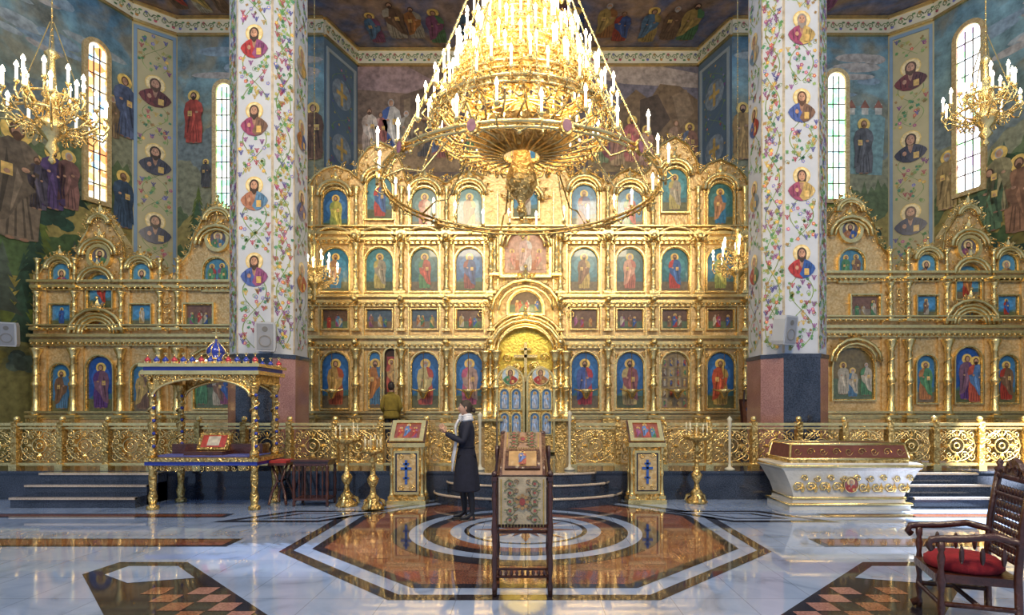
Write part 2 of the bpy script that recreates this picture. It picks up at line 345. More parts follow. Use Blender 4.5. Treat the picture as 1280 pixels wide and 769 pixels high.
def cornice(mb,x0,x1,z,y,h,dent=True):
    for i,(a,p) in enumerate([(0,.10),(.3,.16),(.55,.13),(.75,.24)]):
        b=[.3,.55,.75,1][i]
        mb.box(x0,x1,y-p,y+.02,z+a*h,z+b*h,'gold' if i!=2 else 'gold_panel')
    if dent:
        n=int((x1-x0)/.13)
        for i in range(n):
            u=x0+(i+.5)*(x1-x0)/n; mb.ball((u,y-.17,z+.2*h),.035,'gold',seg=6,rings=4)
def filig(mb,x0,x1,z0,z1,y,r,mat='gold',sym=True):
    nx=max(1,round((x1-x0)/(2*r))); nz=max(1,round((z1-z0)/(2*r)))
    for i in range(nx):
        for j in range(nz):
            x=x0+(i+.5)*(x1-x0)/nx; z=z0+(j+.5)*(z1-z0)/nz; s=1 if (i<nx/2) else -1
            mb.spiral(x,y,z,r*.95,pi*.5*((i+j)%4),s,mat)
            mb.ball((x+s*r*.7,y,z+r*.7),r*.22,mat,seg=5,rings=3)
def leafz(mb,x,z,y,a,l,w,mat='gold'):
    c,s=cos(a),sin(a)
    pts=[(0,-w*.4),(l*.35,-w),(l*.6,-w*.45),(l,0),(l*.6,w*.45),(l*.35,w),(0,w*.4)]
    q=[(x+p*c-t*s,z+p*s+t*c) for p,t in pts]
    n=len(q); v=[(u,y,t) for u,t in q]+[(x+l*.4*c,y-.05,z+l*.4*s)]
    mb.add(v,[(i,(i+1)%n,n) for i in range(n)]+[tuple(range(n-1,-1,-1))],mat)
def edge_orn(mb,pts,y,size,mat='gold'):
    for (a,b) in zip(pts[:-1],pts[1:]):
        L=math.hypot(b[0]-a[0],b[1]-a[1]); n=max(1,int(L/(size*1.25))); ang=math.atan2(b[1]-a[1],b[0]-a[0]); na=ang+pi/2
        mb.tube([(a[0],y-.03,a[1]),(b[0],y-.03,b[1])],size*.22,mat,seg=5)
        for i in range(n):
            t=(i+.5)/n; x=a[0]+(b[0]-a[0])*t; z=a[1]+(b[1]-a[1])*t; s=1 if i%2 else -1
            ox=x+cos(na)*size*.55; oz=z+sin(na)*size*.55
            mb.spiral(ox,y-.02,oz,size*.5,ang,s,mat); mb.spiral(ox-cos(na)*size*1.2,y-.05,oz-sin(na)*size*1.2,size*.42,ang,-s,mat)
            leafz(mb,ox+cos(na)*size*.2,oz+sin(na)*size*.2,y-.02,na+s*.4,size*.8,size*.2,mat)
def crest(mb,px,py,w,d,y,size=.2,cross=False):
    cx=X(px,d); hw=w/2*d/F; z=Z(py,d)
    arc=[(cx-hw*cos(pi*i/8),z-hw*.9+hw*.9*sin(pi*i/8)) for i in range(9)]
    edge_orn(mb,arc[::1],y,size)
    inner=[(cx-hw*.8*cos(pi*i/8),z-hw*.9+hw*.72*sin(pi*i/8)) for i in range(9)]
    for q,rr in((arc,.05),(inner,.035)): mb.tube([(p[0],y-.08,p[1]) for p in q],rr,'gold',seg=6)
    leafz(mb,cx,z,y-.03,pi/2,size*2.0,size*.6); leafz(mb,cx,z,y-.03,pi/2+.7,size*1.5,size*.4); leafz(mb,cx,z,y-.03,pi/2-.7,size*1.5,size*.4)
    mb.ball((cx,y-.04,z+size*2.0),size*.28,'gold')
    mb.ball((cx,y-.06,z+size*.1),size*.4,'gold')

# ================================================================ ROOM
WP=[(-16.54,4.0),(-11.27,16.3),(X(222,17),17.0),(X(405,17),17.0),(X(447,18.5),18.5),(X(873,18.5),18.5),(X(915,17),17.0),(X(1110,17),17.0),(11.56,16.3),(16.83,4.0)]
WH=13.4
names=['wall_left','wall_corner_left','wall_back_left','wall_apse_left','wall_apse_back','wall_apse_right','wall_back_right','wall_corner_right','wall_right']
wm=['mural_landscape','plaster','mural_landscape','plaster','mural_apse','plaster','mural_landscape','plaster','mural_landscape']
walls={}
def vine(mb,x0,x1,z0,z1,y,dens=1.0,skip=(),mat='paint',gap=.36,sc=1.0):
    cx=(x0+x1)/2; hw=(x1-x0)/2*.72; n=int((z1-z0)/.09)
    for ph in(0,pi):
        L=[(cx+hw*sin((i*.09)*4.3+ph),z0+i*.09) for i in range(n)]
        for (a,b) in zip(L[:-1],L[1:]):
            if any(math.hypot(a[1]-s,a[0]-cx)<gap for s in skip): continue
            mb.flat([(a[0]-.010,a[1]),(a[0]+.010,a[1]),(b[0]+.010,b[1]),(b[0]-.010,b[1])],y-.003,mat,(.22,.32,.10))
    k=int((z1-z0)*14*dens)
    for i in range(k):
        z=z0+(i+.5)/k*(z1-z0); x=cx+(R()*2-1)*(x1-x0)/2*.88
        if any(math.hypot((z-s)*.85,(x-cx))<gap-.02 for s in skip): continue
        t=R(); a=R()*6.28
        if t<.60:
            l=(.04+.035*R())*sc; c,s_=cos(a),sin(a)
            pts=[(0,0),(.2*l,.55*l),(.55*l,.35*l),(l,.5*l),(1.0*l,.12*l),(1.35*l,0),(1.0*l,-.12*l),(l,-.5*l),(.55*l,-.35*l),(.2*l,-.55*l)]
            mb.flat([(x+p*c-q*s_,z+p*s_+q*c) for p,q in pts],y-.005,mat,random.choice([(.12,.30,.10),(.26,.38,.12),(.08,.25,.14),(.42,.40,.12),(.35,.22,.08)]))
            if R()<.45: mb.spiral(x,y-.002,z,.055*sc,a,1,mat,th=.005,n=8,col=(.2,.38,.12))
        elif t<.86:
            col=random.choice([(.26,.07,.26),(.42,.07,.10),(.10,.10,.34),(.6,.42,.10)])
            for (u,v) in [(0,0),(.024,.008),(-.024,.008),(.012,-.022),(-.012,-.022),(0,-.045),(.036,.03),(-.036,.03),(0,.028)]:
                mb.flat(ell(x+u*sc,z+v*sc,.013*sc,.013*sc,6),y-.006,mat,col)
        else:
            col=random.choice([(.65,.15,.12),(.75,.45,.1),(.5,.12,.28),(.25,.25,.6)])
            for q in range(5): mb.flat(ell(x+.024*sc*cos(q*1.257),z+.024*sc*sin(q*1.257),.016*sc,.016*sc,6),y-.005-.0002*q,mat,col)
            mb.flat(ell(x,z,.012,.012,6),y-.008,mat,(.9,.75,.2))
def hills(g,u0,u1,zb,zt,amp,col,e,seed,tree=False):
    n=46; pts=[]
    for k in range(n+1):
        u=u0+(u1-u0)*k/n
        z=zt+amp*(.6*sin(u*.9+seed)+.35*sin(u*2.3+seed*2.1)+.18*sin(u*5.7+seed*3)+(.16*R() if not tree else .55*(k%2)*R()))
        pts.append((u,z))
    g.flat([(u0,zb),(u1,zb)]+pts[::-1],-e,'paint',col)
for i,n in enumerate(names):
    P0,P1=WP[i],WP[i+1]; L=flen(P0,P1); mb=MB(); mb.M=faceM(P0,P1)
    col=(1,1,1)
    if i in(1,7): col=(.46,.40,.22)
    if i in(3,5): col=(.11,.17,.23)
    mb.box(0,L,0,.35,0,WH,wm[i],col)
    walls[n]=mb.obj(n)
    t=MB(); t.M=faceM(P0,P1)
    t.box(0,L,-.05,-.002,12.68,13.12,'plaster',(.66,.62,.48)); t.box(0,L,-.09,-.002,13.10,13.2,'gold'); t.box(0,L,-.08,-.002,12.62,12.69,'gold')
    k=int(L/.22)
    for q in range(k):
        u=(q+.5)*L/k
        if n in('wall_left','wall_right') and (u<L-5 if i==0 else u>5): continue
        t.spiral(u,-.055,12.9,.10,0 if q%2 else pi,1 if q%2 else -1,'paint',th=.016,n=8,col=(.2,.28,.12))
        t.flat(ell(u,12.9+(.08 if q%2 else -.08),.045,.045,8),-.058,'paint',random.choice([(.5,.1,.15),(.15,.15,.4),(.6,.3,.08)]))
        t.flat(ell(u+.08,12.9+(-.1 if q%2 else .1),.05,.03,8),-.057,'paint',(.12,.25,.1))
    t.obj('trim_%d'%(i+1))
    g=MB(); g.M=faceM(P0,P1)
    if i in(1,7):
        g.frame(rect(.04,L-.04,3,12.55),rect(.12,L-.12,3.1,12.45),-.03,0,'plaster',(.2,.3,.4))
        ys=(113,198,284) if i==1 else (92,182,273)
        c=[Z(q,16.65) for q in ys]
        vine(g,.12,L-.12,3.2,12.4,-.002,2.2,c,gap=.5,sc=1.3)
        for q,z in enumerate(c): bust(g,L/2,z,.46,-.012,col=[(.18,.04,.03),(.04,.04,.06),(.03,.04,.09)][q],col2=[(.12,.04,.03),(.06,.06,.08),(.02,.03,.07)][q],border=False)
    if i in(3,5):
        g.frame(rect(.1,L-.1,3,12.4),rect(.2,L-.2,3.1,12.3),-.03,0,'plaster',(.35,.40,.40))
        for z in(11.3,9.6,8.2):
            g.flat(ell(L/2,z,.45,.45,16),-.01,'paint',(.26,.32,.36)); 
            g.flat(rect(L/2-.06,L/2+.06,z-.35,z+.35),-.014,'paint',(.6,.4,.12)); g.flat(rect(L/2-.25,L/2+.25,z-.06,z+.06),-.016,'paint',(.6,.4,.12))
        vine(g,.2,L-.2,3.2,12.2,-.002,1.2,(11.3,9.6,8.2),gap=.5)
    if i in(0,8,2,6):
        u0=L-6 if i==0 else 0; u1=6 if i==8 else L
        hills(g,u0,u1,2,9.7,.9,(.19,.23,.22),.0030,i+.3); hills(g,u0,u1,2,9.0,.7,(.26,.26,.16),.0036,i+1.9)
        hills(g,u0,u1,2,8.0,.8,(.12,.16,.07),.0042,i+2.7,True); hills(g,u0,u1,2,6.9,.6,(.34,.27,.08),.0048,i+4.1); hills(g,u0,u1,2,6.0,.5,(.07,.12,.04),.0054,i+5.1,True)
        if i in(2,6): g.flat([(0,4.6),(L,4.4),(L,5.6),(L*.5,5.9),(0,5.4)],-.0058,'paint',(.14,.22,.22))
        hills(g,u0,u1,0,4.6,.35,(.16,.15,.05),.0062,i+7)
        items={0:[(20,150,300,(.2,.15,.1)),(65,185,262,(.10,.06,.16)),(85,190,262,(.25,.12,.1)),(45,195,262,(.12,.10,.14)),(155,95,172,(.12,.15,.25)),(153,215,285,(.06,.10,.16)),(140,120,172,(.3,.2,.1))],
               8:[(1185,190,262,(.5,.35,.15)),(1250,185,265,(.35,.3,.15)),(1275,195,290,(.3,.15,.08)),(1238,210,290,(.12,.2,.1))],
               2:[(243,115,180,(.5,.08,.05)),(392,130,200,(.2,.1,.05)),(258,200,235,(.1,.1,.1))],
               6:[(1079,150,218,(.14,.14,.15)),(928,130,200,(.5,.3,.1)),(925,215,262,(.1,.2,.1))]}[i]
        for px,a,b,c in items:
            u,d=hit(px,P0,P1); z0=Z(b,d); z1=Z(a,d); saint(g,u,z0,z1-z0,-.03,c,dk(c,.7),mat='paint')
        for q in range(70):
            u=.4+R()*(L-.8)
            if i==0: u=L-.4-R()*5
            if i==8: u=.4+R()*5
            z=2.2+R()*5.2; hh=.6+R()*1.2; c=random.choice([(.02,.05,.03),(.04,.08,.03),(.09,.12,.02),(.17,.14,.03),(.05,.07,.05)])
            e=-.008-.0001*q
            if q%3: 
                for k2 in range(5):
                    w=hh*.24*(1-k2*.17); zz=z+hh*.17*k2; g.flat([(u-w,zz),(u-w*.4,zz+.06*hh),(u+w*.4,zz+.05*hh),(u+w,zz),(u,zz+hh*.32)],e-.00002*k2,'paint',dk(c,.8+.2*k2))
            else:
                for k2 in range(7): g.flat(ell(u+(R()-.5)*hh*.4,z+hh*.4+(R()-.5)*hh*.4,hh*.16,hh*.13,9),e-.00001*k2,'paint',dk(c,.7+1.2*R()))
        for q in range(14):
            rx=.3+R()*.6; u=rx+R()*max(.01,(L-2*rx))
            if i==0: u=L-rx-R()*4
            if i==8: u=rx+R()*4
            z=10.6+R()*1.7; g.flat(ell(u,z,rx,.08+.1*R(),12),-.0028+.0001*(q%3),'paint',random.choice([(.34,.38,.38),(.42,.38,.34),(.24,.32,.38)]))
        if i==6:
            u,d=hit(1060,P0,P1); g.flat([(u-1,8.6),(u+1,8.5),(u+1.1,10.2),(u+.5,10.6),(u-1,10.3)],-.007,'paint',(.2,.33,.33))
            for q in range(5): g.flat(rect(u-.8+q*.4,u-.6+q*.4,10.3,10.5+.25*R()),-.0075,'paint',(.55,.52,.45)); g.flat([(u-.84+q*.4,10.5),(u-.56+q*.4,10.5),(u-.7+q*.4,10.75)],-.0077,'paint',(.3,.12,.08))
    if i==4:
        def W(px,py): 
            u,d=hit(px,P0,P1); return u,Z(py,d)
        def poly(pts,col,e): g.flat([W(*p) for p in pts],-e,'paint',col)
        poly([(447,78),(575,78),(575,215),(447,215)],(.22,.15,.11),.003)
        poly([(447,78),(500,78),(540,100),(520,118),(447,112)],(.32,.22,.22),.005)
        poly([(500,120),(575,95),(575,215),(500,215)],(.15,.10,.07),.006)
        for a in(505,522,540,558): poly([(a,125),(a+8,122),(a+8,200),(a,200)],(.24,.17,.11),.007)
        poly([(447,180),(575,185),(575,215),(447,215)],(.32,.21,.11),.008)
        poly([(735,78),(872,78),(872,215),(735,215)],(.18,.16,.19),.003)
        poly([(735,78),(800,78),(872,92),(872,110),(780,105),(735,95)],(.42,.34,.29),.004)
        poly([(775,130),(795,112),(812,125),(825,105),(850,108),(872,125),(872,215),(770,215)],(.20,.13,.07),.006)
        poly([(735,190),(872,185),(872,215),(735,215)],(.30,.21,.10),.008)
        poly([(800,125),(822,118),(838,150),(820,170),(800,165)],(.09,.06,.04),.009)
        poly([(840,120),(858,112),(868,140),(850,160)],(.28,.19,.11),.0095)
        for px,a,b,c,m_ in [(462,135,190,(.6,.45,.35),(.65,.55,.46)),(489,123,192,(.06,.12,.35),(.55,.52,.48)),(476,140,188,(.5,.3,.25),(.35,.12,.1)),(508,138,192,(.4,.36,.3),(.25,.2,.14)),(530,145,197,(.1,.09,.09),(.2,.14,.08)),(550,140,198,(.3,.1,.08),(.12,.15,.25)),
                            (790,146,203,(.6,.25,.18),(.5,.15,.14)),(808,158,208,(.45,.25,.18),(.55,.35,.24)),(772,152,208,(.5,.34,.18),(.4,.2,.14)),(845,150,203,(.22,.13,.07),(.35,.22,.14)),(862,155,208,(.15,.18,.26),(.3,.15,.1)),(752,150,205,(.25,.3,.15),(.3,.1,.1))]:
            u,z0=W(px,b); _,z1=W(px,a); saint(g,u,z0,(z1-z0),-.014,c,m_,halo=R()<.3,mat='paint')
        crowd(g,W(590,190)[0],W(720,190)[0],W(0,195)[1],W(0,110)[1],-.014,6,'paint')
    g.obj('mural_painting',parent=walls[n])
def window(n,wi,px0,px1,py0,py1,mat):
    P0,P1=WP[wi],WP[wi+1]; u0,d0=hit(px0,P0,P1); u1,d1=hit(px1,P0,P1); d=(d0+d1)/2
    z1=Z(py0,d); z0=Z(py1,d); mb=MB(); mb.M=faceM(P0,P1)
    mb.frame(arch(u0-.12,u1+.12,z0-.12,z1+.12),arch(u0,u1,z0,z1),-.10,-.002,'gold_panel')
    mb.flat(arch(u0,u1,z0,z1),-.035,mat)
    w=u1-u0
    for k in(.33,.66): mb.box(u0+w*k-.012,u0+w*k+.012,-.06,-.035,z0,z1-w*.2,'plastic',(.1,.08,.06))
    h=z1-z0; m=int(h/.42)
    for k in range(1,m): mb.box(u0,u1,-.06,-.035,z0+h*k/m-.012,z0+h*k/m+.012,'plastic',(.1,.08,.06))
    mb.obj('window_%d'%n)
window(1,0,108,131,55,250,'stained_warm')
window(2,2,272,291,106,262,'stained_green')
window(3,6,1033,1055,92,250,'stained_green')
window(4,8,1198,1228,32,238,'stained_white')
mb=MB(); mb.slab([(-11.9,15.4),(-11.3,16.6),(-10.4,17.3),(-6.2,17.3),(-5.6,18.8),(5.6,18.8),(6.2,17.3),(10.7,17.3),(11.6,16.6),(12.1,15.4)],13.22,13.5,'mural_ceiling')
ce=mb.obj('ceiling')
g=MB(); g.M=Matrix.Translation((0,18.2,13.2))@Matrix.Rotation(pi/2,4,'X')
for k in range(15):
    u=-4.9+k*.7+R()*.3; saint(g,u,R()*.3,1.35+.4*R(),-.01-.002*(k%3),dk(random.choice(ROBES),.8),dk(random.choice(ROBES),.8),mat='paint',halo=k%3==0)
for k in range(8):
    u=-10+k*.6+(9 if k>3 else 0)*1.6; saint(g,u,1.3+R()*.3,1.2,-.012,random.choice(ROBES),random.choice(ROBES),mat='paint')
g.obj('mural_painting',parent=ce)

# ================================================================ FLOOR
mb=MB(); mb.slab([(-17,-3),(17,-3),(17,19),(-17,19)],-.2,0,'marble'); fl=mb.obj('floor')
g=MB()
def ngon(cx,cy,ap,n=8):
    r=ap/cos(pi/n); return [(cx+r*cos(pi/n+2*pi*k/n),cy+r*sin(pi/n+2*pi*k/n)) for k in range(n)]
def circ(cx,cy,r,n=72): return [(cx+r*cos(2*pi*k/n),cy+r*sin(2*pi*k/n)) for k in range(n)]
ox,oy=-.03,7.5
def hpoly(pts,z,mat): g.add([(p[0],p[1],z) for p in pts],[tuple(range(len(pts)))],mat)
g.hring(ngon(ox,oy,2.74),ngon(ox,oy,2.60),.002,'granite_black')
g.hring(ngon(ox,oy,2.42),ngon(ox,oy,2.30),.002,'granite_black')
hpoly(ngon(ox,oy,2.30),.002,'granite_rust')
g.hring(circ(ox,oy,1.72),circ(ox,oy,1.50),.004,'granite_black')
hpoly(circ(ox,oy,1.50),.004,'marble')
g.hring(circ(ox,oy,1.32),circ(ox,oy,1.16),.006,'granite_black')
g.hring(circ(ox,oy,1.16),circ(ox,oy,.98),.006,'granite_rust')
g.hring(circ(ox,oy,.80),circ(ox,oy,.74),.006,'granite_black')
for k in range(16):
    a=k*pi/8; r0,r1=.1,.7 if k%2==0 else .45
    hpoly([(ox+r0*cos(a-.3),oy+r0*sin(a-.3)),(ox+r1*.6*cos(a-.13),oy+r1*.6*sin(a-.13)),(ox+r1*cos(a),oy+r1*sin(a)),(ox+r1*.6*cos(a+.13),oy+r1*.6*sin(a+.13)),(ox+r0*cos(a+.3),oy+r0*sin(a+.3))],.006+.0002*k,'granite_rust' if k%2 else 'granite_tan')
s=.22
for a in range(-11,12):
    for b in range(-11,12):
        x,y=a*s,b*s; r=math.hypot(x,y)
        if r<1.86 or max(abs(x),abs(y),(abs(x)+abs(y))/1.4142)>2.18: continue
        if (a+b)%2: hpoly([(ox+x-s*.49,oy+y-s*.49),(ox+x+s*.49,oy+y-s*.49),(ox+x+s*.49,oy+y+s*.49),(ox+x-s*.49,oy+y+s*.49)],.0035,'granite_tan')
def strip(x0,x1,y0,y1):
    hpoly([(x0,y0),(x1,y0),(x1,y1),(x0,y1)],.002,'granite_black'); hpoly([(x0+.08,y0+.06),(x1-.08,y0+.06),(x1-.08,y1-.06),(x0+.08,y1-.06)],.004,'granite_rust')
for sx in(-1,1):
    c=lambda x:ox+sx*x
    def sstrip(a,b,y0,y1): 
        x0,x1=sorted((c(a),c(b))); strip(x0,x1,y0,y1)
    sstrip(3.45,8.5,6.6,7.0)
    sstrip(4.4,8.5,8.35,8.65)
    def P(pts,z,m): hpoly([(c(p[0]),p[1]) for p in pts],z,m)
    P([(2.1,8.9),(3.6,8.9),(4.4,8.0),(2.9,8.0)],.002,'granite_black'); P([(2.35,8.78),(3.5,8.78),(4.1,8.12),(2.95,8.12)],.004,'marble'); P([(2.6,8.68),(3.4,8.68),(3.8,8.24),(3.0,8.24)],.0045,'granite_black'); P([(2.72,8.62),(3.34,8.62),(3.62,8.30),(3.04,8.30)],.005,'marble')
    P([(4.25,5.5),(4.2,5.94),(3.5,5.94),(.75,3.19),(2.1,3.19)],.002,'granite_black')
    P([(4.02,5.48),(4.0,5.78),(3.5,5.78),(3.1,5.38),(3.62,5.22)],.004,'marble')
    q=.20
    for a in range(30):
        for b in range(30):
            x=.6+a*q; y=3.0+b*q; t=(x-y); 
            if -2.32<t<-1.42 and 3.25<y<5.2 and x<3.55: P([(x-q*.47,y-q*.47),(x+q*.47,y-q*.47),(x+q*.47,y+q*.47),(x-q*.47,y+q*.47)],.004,('granite_tan','granite_rust','granite_red')[(a*2+b)%3]) if (a+b)%2 else None
g.obj('marble_inlay',parent=fl)
mb=MB()
mb.slab([(-13.7,10),(13.8,10),(11.3,15.9),(11.2,16.3),(10.5,16.95),(6.0,16.95),(5.45,18.4),(-5.45,18.4),(-6.0,16.95),(-10.3,16.95),(-11.0,16.3),(-11.15,15.9)],.0,.5,'granite_dark')
mb.box(-13.7,13.7,9.96,10.25,.46,.499,'granite_dark')
mb.obj('solea_platform')
mb=MB()
for k,(a,b,z) in enumerate([(1.62,.93,.17),(1.4,.63,.34),(1.18,.34,.5)]):
    pts=[(X(660,9)+a*cos(pi+pi*i/24),9.955+b*sin(pi+pi*i/24)) for i in range(25)]
    mb.slab(pts,.0,z,'granite_dark'); mb.tube([(p[0],p[1]-.005,z-.02) for p in pts],.022,'granite_beige',seg=5)
mb.obj('ambo_steps')
for px0,px1 in((30,182),(1130,1240)):
    mb=MB()
    for k in range(3):
        x0,x1=X(px0,9.4),X(px1,9.4); mb.box(x0,x1,9.15+.28*k,9.955,0,.165*(k+1),'granite_dark'); mb.box(x0,x1,9.12+.28*k,9.2+.28*k,.165*(k+1)-.03,.165*(k+1)+.003,'granite_beige')
    mb.obj('side_steps')

# ================================================================ PIERS
def pier(cx,name,meds):
    mb=MB(); h=.34; ap=.64; dc=11.64
    V=[(cx-h,dc-ap),(cx+h,dc-ap),(cx+ap,dc-h),(cx+ap,dc+h),(cx+h,dc+ap),(cx-h,dc+ap),(cx-ap,dc+h),(cx-ap,dc-h)]
    mb.slab(V,2.6,14.5,'plaster',(.50,.53,.58))
    for k in range(8):
        P0,P1=V[k],V[(k+1)%8]; e=1.04
        q0=(cx+(P0[0]-cx)*e,dc+(P0[1]-dc)*e); q1=(cx+(P1[0]-cx)*e,dc+(P1[1]-dc)*e)
        mb.add([(q0[0],q0[1],.5),(q1[0],q1[1],.5),(q1[0],q1[1],2.58),(q0[0],q0[1],2.58)],[(0,1,2,3)],'granite_dark' if k in(0,4) else 'granite_red')
    E=lambda e:[(cx+(p[0]-cx)*e,dc+(p[1]-dc)*e) for p in V]
    mb.slab(E(1.06),2.56,2.64,'granite_dark'); mb.slab(E(1.08),.5,.62,'granite_dark'); 
    o=mb.obj(name)
    g=MB()
    for k in(0,1,7,2,6):
        P0,P1=V[k],V[(k+1)%8]; L=flen(P0,P1); g.M=faceM(P0,P1)
        zs=[Z(q,11) for q in meds] if k%2==0 else [Z(q,11)+.7 for q in meds]
        zs=zs+[zs[0]+1.45*j for j in(1,2)] if k==0 else zs
        hasm=k in(0,2,6)
        vine(g,.02,L-.02,2.75,10.6,-.001,3.4 if k in(0,1,7) else 2.2,zs if hasm else (),gap=.36 if hasm else 0)
        for q,z in enumerate(zs):
            if k in (0,): bust(g,L/2,z,.30,-.008,col=random.choice([(.42,.04,.03),(.08,.12,.34),(.30,.06,.12),(.4,.16,.08)]),bg=None,rz=.37,border=False)
            elif k in(2,6): bust(g,L/2,z,.27,-.008,bg=None,rz=.35,border=False)
        for u in(.012,L-.012): g.flat(rect(u-.012,u+.012,2.66,14),-.002,'paint',(.5,.42,.3))
    g.obj('painted_vines_and_portraits',parent=o)
    return o
pier(-5.25,'pier',(50,147,240,335))
pier(5.25,'pier',(33,130,228,325))

# ================================================================ ICONOSTASIS
D=14.0
def Xi(px): return X(px,D)
def Zi(py): return Z(py,D)
def prismpx(mb,pts,y0,y1,mat): mb.prism([(Xi(a),Zi(b)) for a,b in pts],y0,y1,mat)
mb=MB()
topL=[(383,240),(392,222),(405,212),(420,208),(436,214),(446,222),(449,200),(460,186),(475,178),(492,186),(502,204),(508,228),(520,220),(530,216),(545,222),(558,230),(570,220),(587,214),(603,222),(612,200),(625,175),(640,160),(657,150)]
topR=[(674,160),(690,175),(703,200),(712,222),(730,212),(748,222),(760,230),(772,218),(787,212),(802,220),(812,212),(816,196),(826,182),(843,172),(860,182),(870,200),(874,218),(884,206),(900,200),(918,208),(930,220),(938,240)]
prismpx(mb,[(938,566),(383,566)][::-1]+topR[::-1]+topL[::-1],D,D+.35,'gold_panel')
edge_orn(mb,[(Xi(a),Zi(b)) for a,b in topL+topR],D,.15)
cols=[392,447,503,559,614,700,759,815,871,929]
cx8=[420,475,531,587,730,787,843,900]
for py,h in((436,15),(384,14),(306,13)):
    cornice(mb,Xi(381),Xi(617),Zi(py),D,h*D/F); cornice(mb,Xi(697),Xi(940),Zi(py),D,h*D/F)
cornice(mb,Xi(381),Xi(615),Zi(524),D-.05,10*D/F,False); cornice(mb,Xi(700),Xi(940),Zi(524),D-.05,10*D/F,False)
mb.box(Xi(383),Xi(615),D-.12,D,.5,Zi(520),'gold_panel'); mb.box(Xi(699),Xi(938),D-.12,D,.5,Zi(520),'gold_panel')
for px in cx8: filig(mb,Xi(px-16),Xi(px+16),.7,1.25,D-.14,.14)
cornice(mb,Xi(383),Xi(940),Zi(290)-.02,D,.12,False)
for px in cols:
    x=Xi(px); colonette(mb,x,Zi(520),Zi(437),D-.16,.075)
    colonette(mb,x,Zi(413),Zi(384),D-.12,.055,False); colonette(mb,x,Zi(367),Zi(306),D-.14,.06)
    if px not in(614,700): colonette(mb,x,Zi(292),Zi(236),D-.12,.055)
    mb.box(x-.16,x+.16,D-.06,D,Zi(520),Zi(240),'gold_panel')
    for s_ in(-1,1):
        mb.box(x+s_*.165-.012,x+s_*.165+.012,D-.08,D,Zi(520),Zi(240),'gold')
    for py in(429,376,299): mb.ball((x,D-.27,Zi(py)),.08,'gold')
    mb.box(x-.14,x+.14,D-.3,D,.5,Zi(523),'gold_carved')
cfg=[(420,'saint',(.4,.1,.05),(.5,.3,.1)),(532,'saint',(.5,.1,.06),(.55,.45,.2)),(587,'saint',(.5,.12,.2),(.45,.3,.25)),(731,'saint',(.45,.05,.05),(.08,.12,.35)),(787,'saint',(.5,.38,.15),(.3,.1,.1)),(843,'mosaic',None,None),(900,'saint',(.55,.35,.1),(.5,.1,.05))]
for px,k,a,b in cfg:
    icon(mb,px,33,441,510,D,kind=k,bg=(.03,.13,.34) if k!='mosaic' else (.3,.22,.1),robe=a,mantle=b)
    for s in(-1,1): mb.spiral(Xi(px)+s*.38,D-.06,Zi(443),.09,0,s)
    mb.tube([(Xi(px),D-.3,Zi(440)),(Xi(px),D-.3,Zi(487))],.008,'gold',seg=4)
    mb.lathe(Xi(px),D-.3,[(.02,Zi(499)),(.06,Zi(497)),(.1,Zi(492)),(.17,Zi(488)),(.12,Zi(487))],10,'gold')
    mb.tube([(Xi(px)-.28,D-.3,Zi(487)),(Xi(px)-.1,D-.3,Zi(490)),(Xi(px)+.1,D-.3,Zi(490)),(Xi(px)+.28,D-.3,Zi(487))],.02,'gold')
icon(mb,470,13,441,510,D,bg=(.05,.22,.5),y=D-.05)
mb.frame(arch(Xi(480),Xi(500),.5,Zi(434)),arch(Xi(482),Xi(498),.5,Zi(436)),D-.12,D,'gold'); mb.flat(rect(Xi(482),Xi(498),.5,Zi(437)),D-.02,'paint',(.05,.02,.015))  # flat dark sheet stands for the unlit interior behind the open door
mb.flat(rect(Xi(484),Xi(496),Zi(490),Zi(446)),D-.03,'icon_paint',(.35,.05,.03)); saint(mb,Xi(490),Zi(488),.75,D-.035,(.5,.1,.05),(.5,.3,.1))
for px in cx8: icon(mb,px,31,388,411,D,shape='rect',kind='scene',bg=random.choice([(.15,.08,.05),(.08,.12,.16),(.2,.15,.1)]),ft=.04)
t3=[((.05,.2,.35),(.4,.2,.1)),((.5,.4,.12),(.35,.3,.2)),((.1,.25,.1),(.45,.08,.05)),((.25,.06,.05),(.05,.08,.2)),((.5,.35,.1),(.2,.1,.05)),((.5,.15,.1),(.6,.3,.2)),((.5,.06,.04),(.05,.12,.3)),((.3,.35,.1),(.5,.45,.1))]
BG3=[(.03,.16,.26),(.05,.20,.22),(.04,.14,.14),(.03,.12,.28),(.06,.20,.24),(.04,.13,.13),(.04,.18,.20),(.03,.15,.26)]
for px,(a,b),bgc in zip(cx8,t3,BG3):
    icon(mb,px,33,311,364,D,bg=bgc,robe=a,mantle=b)
    mb.tube([(Xi(px)-.5*cos(pi*i/10),D-.2,Zi(304)+.33*sin(pi*i/10)) for i in range(11)],.045,'gold'); mb.tube([(Xi(px)-.4*cos(pi*i/10),D-.17,Zi(304)+.24*sin(pi*i/10)) for i in range(11)],.03,'gold')
    filig(mb,Xi(px)-.3,Xi(px)+.3,Zi(303),Zi(296),D-.12,.08)
    for s in(-1,1): mb.spiral(Xi(px)+s*.38,D-.06,Zi(311),.09,0,s); mb.spiral(Xi(px)+s*.36,D-.06,Zi(240),.09,0,s)
for px,t,(a,b),bgc in zip(cx8,(238,221,236,236,232,236,212,230),t3[::-1],BG3[3:]+BG3[:3]):
    icon(mb,px,31,t,t+53,D,bg=dk(bgc,1.1),robe=a,mantle=b)
    crest(mb,px,t-10,42,D,D-.04,.14)
cx=657
icon(mb,cx,52,292,342,D,y=D-.02,shape='rect',kind='none',bg=(.5,.28,.2),ft=.12)
c0=Xi(cx); saint(mb,c0,Zi(340),.9,D-.05,(.6,.55,.5),(.55,.35,.3)); mb.flat(rect(c0-.3,c0+.3,Zi(338),Zi(326)),D-.05,'icon_paint',(.35,.12,.06))
